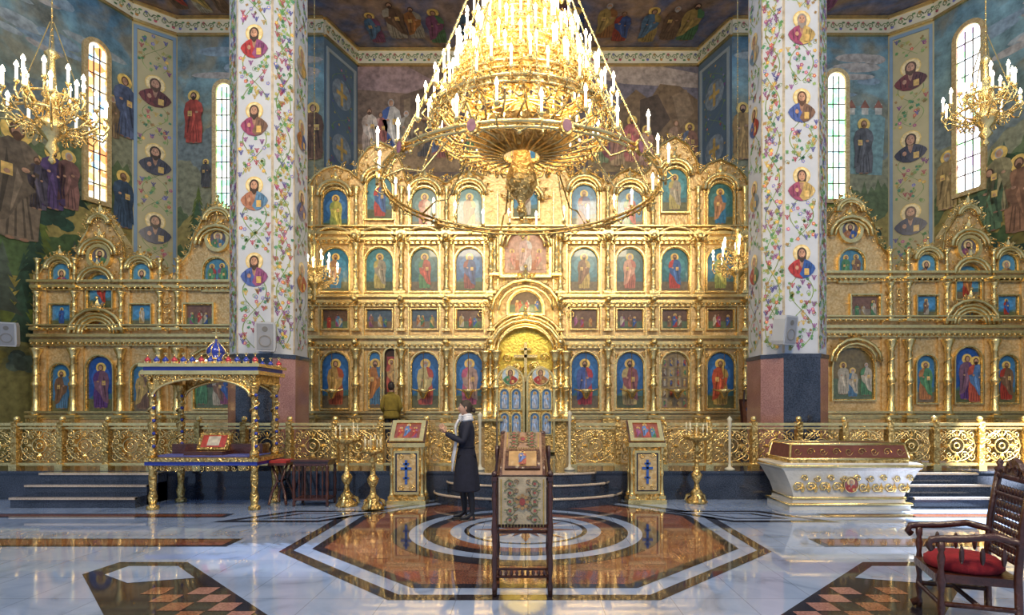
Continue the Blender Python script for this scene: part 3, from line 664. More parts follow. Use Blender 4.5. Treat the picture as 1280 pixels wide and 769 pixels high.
for s in(-1,1):
    saint(mb,c0+s*.33,Zi(338),.5,D-.045,(.5,.3,.2),(.5,.2,.15)); colonette(mb,c0+s*.75,Zi(345),Zi(290),D-.14,.06)
icon(mb,cx,40,366,392,D,y=D-.08,kind='scene',bg=(.12,.07,.04),ft=.07)
crest(mb,cx,352,84,D,D-.12,.17); crest(mb,cx,402,88,D,D-.15,.15); crest(mb,cx,283,60,D,D-.05,.15)
crest(mb,cx,232,44,D,D-.05,.16); icon(mb,cx,30,222,272,D,bg=(.05,.22,.38)); icon(mb,cx,24,178,210,D,bg=(.05,.22,.38),kind='bust')
for i,px in enumerate((607,621,693,707)):
    colonette(mb,Xi(px),Zi(524),Zi(440),D-.3 if i in(1,2) else D-.2,.09)
for r_ in(.68,.78,.88,.98):
    mb.tube([(c0-r_*cos(pi*i/16),D-.2+.02*(r_-.68)*10,Zi(440)+r_*.95*sin(pi*i/16)) for i in range(17)],.04,'gold',seg=6)
filig(mb,c0-1.2,c0-.75,Zi(400),Zi(365),D-.08,.11); filig(mb,c0+.75,c0+1.2,Zi(400),Zi(365),D-.08,.11)
filig(mb,c0-1.0,c0-.62,Zi(360),Zi(345),D-.06,.1); filig(mb,c0+.62,c0+1.0,Zi(360),Zi(345),D-.06,.1)
mb.flat(arch(c0-.68,c0+.68,.5,Zi(408)),D-.03,'gold_panel',(1.1,1.2,.45))
zc=Zi(452)
mb.box(c0-.035,c0+.035,D-.16,D-.1,zc-.5,zc+.45,'gold')
mb.box(c0-.28,c0+.28,D-.16,D-.1,zc+.08,zc+.15,'gold'); mb.box(c0-.13,c0+.13,D-.16,D-.1,zc+.26,zc+.31,'gold')
for s in(-1,1):
    for r_ in(.12,.2): mb.spiral(c0+s*.2,D-.13,zc-.15,r_*.8,0,s)
    mb.spiral(c0+s*.45,D-.1,zc+.1,.12,0,s); mb.spiral(c0+s*.4,D-.1,zc-.2,.12,0,-s)
for s in(-1,1):
    u=c0+s*.36
    mb.prism(arch(u-.34,u+.34,.55,Zi(460)),D-.36,D-.3,'gold_carved'); 
    mb.frame(arch(u-.34,u+.34,.55,Zi(460)),arch(u-.29,u+.29,.6,Zi(462)),D-.4,D-.3,'gold')
    bust(mb,u,Zi(471),.2,D-.38,bg=(.5,.6,.7))
    for q in(-1,1):
        for (a,b) in((487,512),(516,542)):
            v0=Zi(b);v1=Zi(a); mb.flat(arch(u+q*.14-.11,u+q*.14+.11,v0,v1),D-.37,'icon_paint',(.12,.28,.6)); mb.frame(arch(u+q*.14-.13,u+q*.14+.13,v0-.02,v1+.02),arch(u+q*.14-.1,u+q*.14+.1,v0+.01,v1-.01),D-.41,D-.36,'gold')
            saint(mb,u+q*.14,v0+.03,(v1-v0)*.8,D-.375,(.6,.6,.65),(.4,.5,.7))
mb.obj('iconostasis')

def wing(name,s):
    mb=MB()
    if s<0: cxp=127; off=0; f=lambda px:px
    else: cxp=1208; off=-11; f=lambda px:1208-(px-127)
    g=lambda py:py+off
    pts=[(45,350),(58,332),(78,318),(98,330),(101,304),(110,290),(118,272),(127,262),(136,272),(146,290),(155,304),(158,330),(178,320),(200,334),(218,362),(226,330),(238,316),(244,292),(256,272),(274,258),(292,272),(305,292),(318,330),(350,345),(378,345)]
    poly=[(f(a),g(b)) for a,b in pts]; foot=[(f(378),566),(f(45),566)]
    prismpx(mb,poly+foot,D,D+.3,'gold_panel')
    line=[(Xi(f(a)),Zi(g(b))) for a,b in pts]
    if s>0: line=line[::-1]
    edge_orn(mb,line,D,.14)
    xs=lambda a,b:sorted((Xi(f(a)),Xi(f(b))))
    for py,h in((433,14),(414,7),(364,12)):
        a,b=xs(43,380); cornice(mb,a,b,Zi(g(py)),D,h*D/F)
    a,b=xs(43,380); cornice(mb,a,b,Zi(524),D-.05,10*D/F,False); mb.box(a,b,D-.12,D,.5,Zi(520),'gold_panel')
    for px in(52,98,156,204,226,312,365):
        x=Xi(f(px)); mb.box(x-.16,x+.16,D-.06,D,Zi(520),Zi(g(345)),'gold_panel'); mb.box(x-.14,x+.14,D-.3,D,.5,Zi(523),'gold_carved')
        colonette(mb,x,Zi(520),Zi(g(436)),D-.16,.08); colonette(mb,x,Zi(g(412)),Zi(g(366)),D-.13,.06); 
        colonette(mb,x,Zi(g(360)),Zi(g(325)),D-.12,.05,False)
    I=lambda px,w,a,b,**k: icon(mb,f(px),w,g(a),g(b),D,**k)
    I(78,23,456,514,bg=(.04,.18,.36)); I(127,31,446,514,bg=(.02,.09,.34),robe=(.12,.05,.2),mantle=(.2,.1,.15)); I(179,23,456,514,bg=(.04,.18,.36))
    if s>0: saint(mb,Xi(f(127))+.2,Zi(503),1.1,D-.03,(.5,.1,.06),(.1,.2,.4))
    I(270,50,446,510,kind='scene',bg=(.2,.15,.06) if s>0 else (.08,.05,.04)); I(340,34,446,510,bg=(.04,.2,.5))
    for px in(78,178): I(px,24,382,406,shape='rect',kind='saint',bg=(.05,.22,.42),ft=.04); I(px,22,330,360,kind='bust',bg=(.08,.28,.45))
    I(127,29,344,385,kind='saint',bg=(.08,.28,.45))
    I(250 if s<0 else 255,33,382,408,shape='rect',kind='scene',bg=(.2,.1,.06),ft=.06); I(272,30,324,363,kind='two',bg=(.08,.25,.38)); I(340,30,382,408,shape='rect',kind='scene')
    for px,py,r in((127,322,.2),(274,300,.2),(127,400,.14)): bust(mb,Xi(f(px)),Zi(g(py)),r,D-.05,bg=(.12,.1,.12)); mb.frame(ell(Xi(f(px)),Zi(g(py)),r*1.5,r*1.6,18),ell(Xi(f(px)),Zi(g(py)),r*1.1,r*1.15,18),D-.12,D,'gold')
    crest(mb,f(127),g(388),66,D,D-.12,.14); crest(mb,f(127),g(398),44,D,D-.1,.1); crest(mb,f(127),g(300),46,D,D-.06,.15); crest(mb,f(127),g(336),44,D,D-.12,.12)
    crest(mb,f(274),g(284),52,D,D-.06,.15); crest(mb,f(270),g(436),62,D,D-.1,.1); crest(mb,f(78),g(322),34,D,D-.05,.12); crest(mb,f(178),g(322),34,D,D-.05,.12); crest(mb,f(274),g(262),34,D,D-.03,.15); crest(mb,f(127),g(270),26,D,D-.03,.15)
    for px in(78,127,178,250,340):
        filig(mb,Xi(f(px))-.3,Xi(f(px))+.3,.7,1.25,D-.14,.14)
        filig(mb,Xi(f(px))-.3,Xi(f(px))+.3,Zi(g(430)),Zi(g(418)),D-.1,.1)
    filig(mb,min(Xi(f(205)),Xi(f(232))),max(Xi(f(205)),Xi(f(232))),Zi(g(408)),Zi(g(370)),D-.08,.12)
    mb.obj(name)
wing('side_iconostasis',-1); wing('side_iconostasis',1)

# ================================================================ BALUSTRADE
def balus(px0,px1):
    y=10.35; x0,x1=X(px0,y),X(px1,y); n=max(1,round((x1-x0)/.82)); w=(x1-x0)/n; zb,zt=.5,1.33; mb=MB()
    mb.box(x0,x1,y-.06,y+.06,zt-.05,zt,'gold'); mb.box(x0,x1,y-.03,y+.03,zt-.11,zt-.08,'gold'); mb.box(x0,x1,y-.05,y+.05,zb+.06,zb+.11,'gold')
    for i in range(n+1):
        x=x0+i*w; mb.box(x-.05,x+.05,y-.07,y+.07,zb,zt+.02,'gold_carved'); mb.ball((x,y,zt+.07),.055,'gold'); mb.box(x-.07,x+.07,y-.09,y+.09,zb,zb+.09,'gold')
    for i in range(n):
        c=x0+(i+.5)*w; zc=(zb+.11+zt-.11)/2; hh=(zt-.11-zb-.11)/2; hw=w/2-.05
        ring=lambda rx,rz,th:mb.tube([(c+rx*cos(2*pi*k/16),y,zc+rz*sin(2*pi*k/16)) for k in range(16)],th,'gold',seg=4,closed=True)
        ring(.13,.13,.014); ring(.05,.05,.014); ring(hw*.92,hh*.92,.012)
        mb.tube([(c-hw,y,zc),(c,y,zc+hh),(c+hw,y,zc),(c,y,zc-hh)],.012,'gold',seg=4,closed=True)
        for sx in(-1,1):
            for sz in(-1,1):
                mb.spiral(c+sx*hw*.72,y,zc+sz*hh*.68,.085,pi/2,sx*sz,'gold',th=.013); mb.spiral(c+sx*hw*.38,y,zc+sz*hh*.55,.075,0,-sx*sz,'gold',th=.012)
                mb.spiral(c+sx*hw*.70,y,zc+sz*hh*.22,.065,pi,sx*sz,'gold',th=.012)
                mb.tube([(c,y,zc+sz*.13),(c+sx*hw*.2,y,zc+sz*hh*.85),(c+sx*hw*.5,y,zc+sz*hh*.95)],.011,'gold',seg=4)
            leafz(mb,c+sx*.13,zc,y,0 if sx>0 else pi,.14,.04)
        for a in(pi/2,-pi/2): leafz(mb,c,zc+.13*sin(a),y,a,.14,.04)
    mb.obj('balustrade')
balus(-150,590); balus(716,1450)

# ================================================================ CHANDELIERS
def candle(mb,x,y,z,h=.2,r=.013):
    mb.lathe(x,y,[(.008,z-.05),(.03,z-.03),(.038,z),(.02,z+.005)],6,'gold')
    mb.lathe(x,y,[(r,z),(r,z+h)],5,'candle'); mb.lathe(x,y,[(r*.5,z+h),(r*1.7,z+h+.02),(r*1.3,z+h+.05),(.001,z+h+.09)],6,'candle_flame')
def tier(mb,cx,cy,z,r,n,h=.2,band=.1,armr=None,ph=0):
    mb.tube([(cx+r*cos(2*pi*k/40),cy+r*sin(2*pi*k/40),z) for k in range(40)],.024,'gold',seg=5,closed=True)
    mb.tube([(cx+r*cos(2*pi*k/40),cy+r*sin(2*pi*k/40),z-band) for k in range(40)],.018,'gold',seg=5,closed=True)
    for k in range(n):
        a=2*pi*(k+ph)/n; ca,sa=cos(a),sin(a)
        rr=r+(.09 if k%2 else .02)
        mb.tube([(cx+r*ca,cy+r*sa,z-band),(cx+(r+.05)*ca,cy+(r+.05)*sa,z-band*1.2),(cx+(rr+.05)*ca,cy+(rr+.05)*sa,z-band*.3),(cx+rr*ca,cy+rr*sa,z+.04)],.012,'gold',seg=4)
        candle(mb,cx+rr*ca,cy+rr*sa,z+.08+(.07 if k%2 else 0),h)
        b=2*pi*(k+.5+ph)/n
        mb.tube([(cx+r*cos(a),cy+r*sin(a),z),(cx+r*cos(b),cy+r*sin(b),z-band*1.8),(cx+r*cos(2*b-a),cy+r*sin(2*b-a),z)],.01,'gold',seg=4)
        mb.ball((cx+r*cos(b),cy+r*sin(b),z-band*1.9),.025,'gold',seg=6,rings=4)
mb=MB(); cxw=X(652,7.6); cyw=7.6; s=94.2
zt=lambda py:EH+(HY-py)/s
T=[(0,32,14),(21,42,16),(42,52,20),(63,62,24),(85,72,28),(108,83,32),(131,95,36),(156,110,36),(236,170,26)]
T=[(py,r/s,n) for py,r,n in T]; NT=len(T)
for i,(py,r,n) in enumerate(T): tier(mb,cxw,cyw,zt(py),r,n,.16,.08 if i<NT-1 else .06,ph=.5*(i%2))
for i in range(NT-1):
    z0,r0=zt(T[i][0]),T[i][1]; z1,r1=zt(T[i+1][0]),T[i+1][1]; n=12
    for k in range(n):
        a=2*pi*k/n
        if i<7: mb.tube([(cxw+(r0+(r1-r0)*t)*cos(a),cyw+(r0+(r1-r0)*t)*sin(a),z0+(z1-z0)*t-.10*sin(pi*t)) for t in(0,.25,.5,.75,1)],.010,'gold',seg=4)
        if i<7:
            mb.tube([(cxw+(r1)*cos(a),cyw+(r1)*sin(a),z1-.1),(cxw+r1*.7*cos(a+.1),cyw+r1*.7*sin(a+.1),z1-.22),(cxw+r1*.35*cos(a),cyw+r1*.35*sin(a),z1-.05),(cxw+.06*cos(a),cyw+.06*sin(a),z1+.05)],.012,'gold',seg=4)
    if i<NT-1:
        mb.lathe(cxw,cyw,[(r0*.985,z0-.10),(r0,z0-.02)],40,'gold_carved',cap=False)
        for k in range(32):
            a=2*pi*k/32; mb.M=Matrix.Translation((cxw+r0*1.01*cos(a),cyw+r0*1.01*sin(a),z0))@Matrix.Rotation(a+pi/2,4,'Z'); leafz(mb,0,0,0,pi/2,.09,.03); leafz(mb,0,-.09,0,-pi/2,.07,.025); mb.M=None
rb=T[7][1]; zb_=zt(156)
for k in range(28):
    a=2*pi*k/28; P=lambda r,z,da=0:(cxw+r*cos(a+da),cyw+r*sin(a+da),z)
    mb.tube([P(rb,zb_-.08),P(rb*.93,zb_-.22,.06),P(rb*.75,zb_-.33,-.04),P(rb*.5,zb_-.38,.05),P(.24,zb_-.42)],.018,'gold',seg=5)
    mb.M=Matrix.Translation(P(rb*.97,zb_-.18))@Matrix.Rotation(a+pi/2,4,'Z'); mb.spiral(0,0,0,.10,0,1 if k%2 else -1,'gold',th=.018,n=8); mb.M=None
    mb.M=Matrix.Translation(P(rb*.72,zb_-.36))@Matrix.Rotation(a,4,'Z'); mb.spiral(0,0,0,.09,0,1,'gold',th=.015,n=8); mb.M=None
mb.lathe(cxw,cyw,[(.24,zb_-.44),(.45,zb_-.36),(.62,zb_-.26),(.68,zb_-.16)],28,'gold_carved',cap=False)
zl=zt(236); RL=T[-1][1]
for k in range(8):
    a=2*pi*k/8+.2; mb.tube([(cxw+rb*.8*cos(a),cyw+rb*.8*sin(a),zb_-.25),(cxw+RL*.72*cos(a),cyw+RL*.72*sin(a),zl+.12),(cxw+RL*.85*cos(a),cyw+RL*.85*sin(a),zl+.14),(cxw+RL*cos(a),cyw+RL*sin(a),zl)],.014,'gold',seg=5)
for k in range(12):
    a=2*pi*k/12
    mb.M=Matrix.Translation((cxw+RL*1.03*cos(a+.26),cyw+RL*1.03*sin(a+.26),zl-.05))@Matrix.Rotation(a+.26+pi/2,4,'Z')
    mb.prism(ell(0,0,.07,.09,12),-.015,.015,'gold_carved'); mb.flat(ell(0,0,.05,.065,12),-.02,'icon_paint',(.25,.1,.15)); mb.M=None
    for q in range(3):
        b=a+q*.175; mb.tube([(cxw+RL*cos(b),cyw+RL*sin(b),zl),(cxw+RL*cos(b),cyw+RL*sin(b),zl-.11)],.012,'gold',seg=4,r1=.003)
prof=[(.02,zt(-260)),(.03,zt(-10)),(.12,zt(0)),(.05,zt(15)),(.14,zt(40)),(.06,zt(60)),(.2,zt(95)),(.08,zt(120)),(.24,zt(155)),(.1,zt(185)),(.14,zt(205)),(.20,zt(220)),(.21,zt(230)),(.15,zt(243)),(.07,zt(250)),(.04,zt(256)),(.07,zt(262)),(.02,zt(274))]
mb.lathe(cxw,cyw,prof,16,'gold_carved')
ztop=zt(-150)
for k in range(12):
    a=2*pi*k/12+.13; x0,y0=cxw+RL*cos(a),cyw+RL*sin(a)
    mb.tube([(x0+(cxw+.1*cos(a)-x0)*t,y0+(cyw+.1*sin(a)-y0)*t,zl+(ztop-zl)*(t**1.12)) for t in[j/10 for j in range(11)]],.010,'gold',seg=5)
    for j in range(40):
        t=(j+.5)/40; mb.ball((x0+(cxw+.1*cos(a)-x0)*t,y0+(cyw+.1*sin(a)-y0)*t,zl+(ztop-zl)*(t**1.12)),.020,'gold',seg=5,rings=3)
mb.tube([(cxw,cyw,ztop-.2),(cxw,cyw,14.4)],.03,'gold')
mb.obj('chandelier')
def small_ch(px,py,d,R_,n=12,chain=True):
    mb=MB(); x=X(px,d); y=d; z=Z(py,d); k_=R_/.6
    mb.lathe(x,y,[(.01,z-.62*k_),(.05,z-.58*k_),(.02,z-.5*k_),(.09,z-.42*k_),(.05,z-.32*k_),(.16*k_,z-.2*k_),(.2*k_,z-.1*k_),(.08,z),(.05,z+.2*k_),(.12*k_,z+.3*k_),(.05,z+.4*k_),(.03,z+.8*k_),(.09*k_,z+.86*k_),(.02,z+.95*k_)],12,'gold')
    for q,(rr,zz,m,o) in enumerate([(R_,0,n,0),(R_*.6,.28*k_,n*2//3,.3)]):
        for k in range(m):
            a=2*pi*k/m+o; c,s_=cos(a),sin(a); P=lambda r,h:(x+r*c,y+r*s_,z+zz+h*k_)
            mb.tube([P(.06,.0),P(rr*.3,-.16),P(rr*.6,-.14),P(rr*.85,-.02),P(rr*.8,.06),P(rr*.7,.02)],.016*k_,'gold',seg=5)
            mb.tube([P(rr*.7,-.1),P(rr*.95,-.12),P(rr*1.05,-.0),P(rr,.08)],.014*k_,'gold',seg=5)
            M0=Matrix.Translation(P(rr*.5,-.22))@Matrix.Rotation(a,4,'Z'); mb.M=M0; mb.spiral(0,0,0,.09*k_,0,1,'gold',th=.014*k_,n=7); mb.M=None
            candle(mb,*P(rr,.12),h=.17*k_,r=.017*k_)
        mb.tube([(x+rr*.72*cos(2*pi*k/24),y+rr*.72*sin(2*pi*k/24),z+zz-.02) for k in range(24)],.018*k_,'gold',seg=5,closed=True)
    for k in range(4):
        a=k*pi/2+.5; mb.tube([(x+R_*.7*cos(a),y+R_*.7*sin(a),z),(x+.02*cos(a),y+.02*sin(a),z+1.3*k_)],.009,'gold',seg=4)
    top=14.4; mb.tube([(x,y,z+.9*k_),(x,y,top)],.010,'gold',seg=5)
    for k in range(60):
        mb.ball((x,y,z+.95*k_+k*.09),.016,'gold',seg=5,rings=3)
    mb.obj('hanging_candelabrum')
small_ch(65,148,8.0,.62,14); small_ch(1232,138,8.6,.52,12); small_ch(393,347,12.9,.52,10); small_ch(922,332,12.9,.55,10)

# ================================================================ FURNITURE
def fd(py): return EH*F/(py-HY)
mb=MB(); d0=8.95; x0=X(183,d0); x1=x0+1.72; y0=d0; y1=d0+.85; B=(.03,.05,.35)
for x in(x0+.06,x1-.06):
    for y in(y0+.06,y1-.06):
        mb.lathe(x,y,[(.09,0),(.09,.05),(.05,.08),(.07,.2),(.045,.3),(.06,.5),(.05,.62),(.08,.7)],10,'gold_carved')
        mb.lathe(x,y,[(.07,.82),(.07,.9),(.045,.94),(.05,1.25),(.07,1.32),(.045,1.4),(.05,1.85),(.08,1.95),(.09,2.0)],10,'gold_carved')
        mb.tube([(x+.065*cos(i*.8),y+.065*sin(i*.8),.95+i*.03) for i in range(30)],.016,'gold',seg=4)
        for k in range(9): mb.ball((x+.05,y-.05,1.0+.1*k),.03,'gold' if k%2 else 'enamel',B if k%2==0 else (1,1,1),seg=6,rings=4)
mb.box(x0-.02,x1+.02,y0-.02,y1+.02,.70,.76,'enamel',B); mb.box(x0-.05,x1+.05,y0-.05,y1+.05,.76,.82,'gold_carved')
filig(mb,x0+.1,x1-.1,.60,.70,y0,.05)
for ya in(y0,y1):
    c=(x0+x1)/2; hw=(x1-x0)/2-.1
    A=[(c-hw*cos(pi*i/16),2.0-.22+.28*sin(pi*i/16)) for i in range(17)]
    for (p,q) in zip(A[:-1],A[1:]): mb.add([(p[0],ya,p[1]),(q[0],ya,q[1]),(q[0],ya,2.15),(p[0],ya,2.15)],[(0,1,2,3)],'gold_carved')
    mb.tube([(p[0],ya-.01,p[1]) for p in A],.025,'gold')
for xa in(x0+.03,x1-.03): mb.box(xa-.02,xa+.02,y0,y1,1.98,2.16,'gold_carved')
mb.box(x0-.06,x1+.06,y0-.06,y1+.06,2.12,2.18,'gold'); mb.box(x0-.03,x1+.03,y0-.03,y1+.03,2.18,2.24,'enamel',B); mb.box(x0-.08,x1+.08,y0-.08,y1+.08,2.24,2.29,'gold')
filig(mb,x0,x1,2.02,2.12,y0-.03,.06)
def onion(mb,x,y,z,r,col=B):
    mb.lathe(x,y,[(r*.7,z),(r*.7,z+r*.5),(r*.62,z+r*.5),(r,z+r*1.1),(r*.95,z+r*1.5),(r*.55,z+r*2.0),(r*.15,z+r*2.4),(.004,z+r*2.8)],12,'enamel',col)
    mb.lathe(x,y,[(r*.8,z+r*.4),(r*.8,z+r*.55)],12,'gold'); mb.ball((x,y,z+r*2.8),r*.12+.008,'gold',seg=6,rings=4)
    mb.box(x-.006,x+.006,y-.006,y+.006,z+r*2.8,z+r*3.8,'gold'); mb.box(x-r*.35-.01,x+r*.35+.01,y-.006,y+.006,z+r*3.3,z+r*3.3+.015,'gold')
for k in range(13):
    xx=x0+.02+k*(x1-x0-.04)/12
    for yy in(y0,y1): onion(mb,xx,yy,2.29,.045,B if k%3 else (.5,.04,.05)); mb.box(xx-.035,xx+.035,yy-.03,yy+.03,2.27,2.33,'gold')
mb.lathe((x0+x1)/2,(y0+y1)/2,[(.42,2.29),(.40,2.33),(.3,2.36),(.22,2.37)],20,'gold_carved'); onion(mb,(x0+x1)/2,(y0+y1)/2,2.33,.15)
for k in range(8):
    a=2*pi*k/8; mb.tube([((x0+x1)/2+.15*cos(a)*w_,(y0+y1)/2+.15*sin(a)*w_,2.33+h_*.15) for w_,h_ in((.62,.5),(1.02,1.1),(.97,1.5),(.57,2.0),(.15,2.4))],.008,'gold',seg=4)
c=(x0+x1)/2-.1; mb.box(c-.3,c+.32,y0+.2,y0+.7,.82,.90,'wood'); mb.M=Matrix.Translation((c,y0+.5,.9))@Matrix.Rotation(-.5,4,'X')
mb.box(-.26,.26,-.03,.03,0,.3,'gold_carved'); mb.flat(rect(-.2,.2,.04,.26),-.034,'icon_paint',(.45,.06,.04)); mb.flat(rect(-.1,.1,.07,.24),-.037,'icon_paint',(.6,.55,.45)); mb.M=None
mb.box(c-.7,c+.8,y0+.55,y0+.8,.82,1.0,'wood'); mb.box(c-.75,c+.85,y0+.1,y1-.05,.825,.84,'cloth',(.1,.12,.4))
mb.obj('canopied_altar_table')

def turned_leg(mb,x,y,z0,z1,r,mat='wood',seg=8):
    h=z1-z0; mb.lathe(x,y,[(r*.8,z0),(r,z0+.08*h),(r*.6,z0+.14*h),(r*1.1,z0+.25*h),(r*.7,z0+.4*h),(r*1.2,z0+.55*h),(r*.7,z0+.7*h),(r*1.1,z0+.82*h),(r*.7,z0+.88*h),(r,z0+.92*h),(r,z1)],seg,mat)
def stool(px,py,w,dp,h,shelf=.2,name='wooden_side_table'):
    mb=MB(); d=fd(py); x=X(px,d); a,b=x-w/2,x+w/2; y0,y1=d,d+dp
    for u in(a+.04,b-.04):
        for v in(y0+.04,y1-.04): turned_leg(mb,u,v,0,h-.08,.028)
    mb.box(a,b,y0,y1,h-.03,h,'wood'); mb.box(a+.03,b-.03,y0+.03,y1-.03,h-.1,h-.03,'wood'); mb.box(a+.03,b-.03,y0+.03,y1-.03,shelf,shelf+.03,'wood')
    for k in range(5): turned_leg(mb,a+.12+k*(w-.24)/4,y0+.05,shelf,h-.1,.014,seg=6)
    mb.obj(name)
stool(387,634,.62,.45,.76,.1)
mb=MB(); d=9.3; x=X(346,d)
for s in(-1,1):
    mb.tube([(x+s*.14,d+.02,0.02),(x+s*.11,d+.05,.2),(x+s*.03,d+.1,.4),(x+s*.12,d+.1,.66)],.022,'wood'); mb.tube([(x+s*.14,d+.38,0.02),(x+s*.11,d+.35,.2),(x+s*.03,d+.3,.4),(x+s*.12,d+.3,.66)],.022,'wood')
mb.box(x-.15,x+.15,d,d+.4,.66,.70,'wood'); mb.box(x-.14,x+.14,d+.02,d+.38,.70,.74,'cloth',(.35,.03,.03)); mb.tube([(x,d+.05,.4),(x,d+.35,.4)],.02,'wood')
mb.obj('folding_stool')

def candlestand(px,py,top,r=.26,n=10,name='candle_stand'):
    d=fd(py); x=X(px,d); h=EH-(top-HY)*d/F; mb=MB(); y=d+.1
    mb.lathe(x,y,[(.17,0),(.18,.03),(.14,.06),(.08,.12),(.1,.18),(.05,.24),(.035,.34),(.08,.42),(.09,.48),(.04,.55),(.03,.75*h),(.07,.78*h),(.03,.82*h),(.05,.88*h),(r,.92*h),(r*1.05,.94*h),(r*1.05,.97*h),(r*.9,.955*h)],16,'gold_carved')
    for k in range(3):
        a=k*2.094+.5; mb.tube([(x+.1*cos(a),y+.1*sin(a),.14),(x+.16*cos(a),y+.16*sin(a),.12),(x+.19*cos(a),y+.19*sin(a),.03)],.03,'gold')
    for k in range(n):
        a=2*pi*k/n; u,v=x+r*.8*cos(a),y+r*.8*sin(a); mb.lathe(u,v,[(.015,.94*h),(.022,h)],6,'gold'); 
        hh=.1+.12*R(); mb.lathe(u,v,[(.008,h),(.008,h+hh)],5,'plastic',(.85,.75,.5))
    mb.lathe(x,y,[(.03,.95*h),(.05,h),(.04,h+.1),(.055,h+.12),(.02,h+.14)],8,'gold')
    mb.obj(name)
candlestand(431,634,545,.22); candlestand(464,638,560,.16,8); candlestand(873,630,542,.22)
def analogion(px,py,w=.56):
    d=fd(py); x=X(px,d); mb=MB(); y0,y1=d,d+.34; a,b=x-w/2,x+w/2
    mb.box(a-.04,b+.04,y0-.04,y1+.03,0,.07,'gold'); mb.box(a-.02,b+.02,y0-.02,y1+.02,.07,.12,'gold_carved'); mb.box(a+.02,b-.02,y0+.02,y1-.02,.12,.95,'gold_carved')
    for u in(a+.03,b-.03):
        for v in(y0+.03,y1-.03): colonette(mb,u,.12,.95,v,.028,False,7)
    mb.box(a+.09,b-.09,y0-.002,y0+.03,.2,.86,'enamel',(.03,.03,.05)); mb.frame(rect(a+.07,b-.07,.17,.89),rect(a+.1,b-.1,.21,.85),y0-.02,y0+.02,'gold')
    c=x; bl=(.06,.14,.45)
    mb.flat(rect(c-.155,c+.155,.23,.83),y0-.012,'gold_panel')
    mb.box(c-.02,c+.02,y0-.03,y0,.34,.74,'enamel',bl); mb.box(c-.09,c+.09,y0-.03,y0,.58,.62,'enamel',bl); mb.box(c-.05,c+.05,y0-.03,y0,.66,.69,'enamel',bl); mb.box(c-.05,c+.05,y0-.03,y0,.43,.455,'enamel',bl)
    for sx in(-1,1):
        for z in(.28,.8): mb.spiral(c+sx*.09,y0-.015,z,.05,0,sx,th=.01)
    mb.box(a-.03,b+.03,y0-.04,y1+.03,.95,1.02,'gold')
    an=math.radians(42)
    M=Matrix.Translation((x,y0-.02,1.03))@Matrix.Rotation(-an,4,'X'); mb.M=M
    mb.box(-w/2-.02,w/2+.02,0,.05,0,.48,'wood'); mb.frame(rect(-w/2,w/2,.01,.46),rect(-w/2+.07,w/2-.07,.07,.40),-.03,0,'gold')
    mb.flat(rect(-w/2+.07,w/2-.07,.07,.40),-.005,'icon_paint',(.3,.08,.05)); saint(mb,0,.08,.31,-.008,(.5,.1,.06),(.12,.2,.4)); saint(mb,.12,.08,.24,-.008); saint(mb,-.12,.08,.24,-.008)
    mb.M=None
    sl=.48; mb.add([(a,y0,1.02),(a,y1,1.02),(a,y0+sl*sin(an),1.03+sl*cos(an)),(b,y0,1.02),(b,y1,1.02),(b,y0+sl*sin(an),1.03+sl*cos(an))],[(0,1,2),(3,5,4),(1,4,5,2)],'gold_carved')
    mb.obj('icon_analogion')
analogion(508,631); analogion(809,630)

mb=MB(); yl=4.85; xl=X(653,yl); hw=.235
for s in(-1,1):
    turned_leg(mb,xl+s*hw,yl,0,1.02,.024,seg=10); turned_leg(mb,xl+s*hw,yl+.45,0,1.25,.022,seg=10)
    mb.box(xl+s*hw-.02,xl+s*hw+.02,yl,yl+.45,.18,.21,'wood'); mb.box(xl+s*hw-.02,xl+s*hw+.02,yl-.03,yl+.5,.98,1.02,'wood')
    mb.tube([(xl+s*(hw-.03),yl-.03,1.02),(xl+s*(hw-.05),yl+.5,1.34)],.018,'wood'); mb.ball((xl+s*(hw-.05),yl+.51,1.36),.028,'wood')
    mb.ball((xl+s*hw,yl,1.04),.028,'wood')
for z in(.17,.235): mb.tube([(xl-hw,yl,z),(xl+hw,yl,z)],.012,'wood')
for k in range(9):
    u=xl-hw+.05+k*(2*hw-.1)/8; mb.lathe(u,yl,[(.006,.17),(.016,.2),(.006,.235)],6,'wood')
for z in(.55,.60,1.0): mb.tube([(xl-hw,yl,z),(xl+hw,yl,z)],.015,'wood')
cl=(.50,.40,.26); mb.box(xl-.2,xl+.2,yl-.03,yl-.02,.62,1.02,'cloth',cl)
def embroid(cx,z0,z1,hw,y):
    for k in range(5):
        for s in(-1,1):
            z=z0+(k+.5)/5*(z1-z0)
            mb.spiral(cx+s*hw*.55,y,z,hw*.26,k,s,'cloth',th=.004,n=8,col=(.22,.20,.10)); mb.spiral(cx+s*hw*.28,y,z+.02,hw*.14,k+1,-s,'cloth',th=.003,n=7,col=(.32,.18,.08))
            mb.flat(ell(cx+s*hw*.55,z,.012,.012,8),y-.006,'cloth',(.38,.10,.08))
            for q in range(3): mb.flat(ell(cx+s*hw*(.35+.2*q),z+.025*cos(q*2+k),.013,.007,7),y-.005,'cloth',(.18,.22,.10))
    zc=(z0+z1)/2
    for q in range(8):
        a=q*pi/4; mb.flat(ell(cx+hw*.22*cos(a),zc+hw*.28*sin(a),hw*.08,hw*.08,8),y-.007-.0002*q,'cloth',(.42,.24,.10))
    mb.flat(ell(cx,zc,hw*.13,hw*.17,12),y-.009,'cloth',(.32,.07,.06))
    for s in(-1,1): mb.flat(rect(cx+s*hw*.94-.005,cx+s*hw*.94+.005,z0,z1),y-.003,'cloth',(.45,.3,.08))
    for k in range(14): mb.tube([(cx-hw+hw*2*(k+.5)/14,y,z0),(cx-hw+hw*2*(k+.5)/14,y-.003,z0-.025)],.004,'cloth',(.5,.36,.12),seg=4)
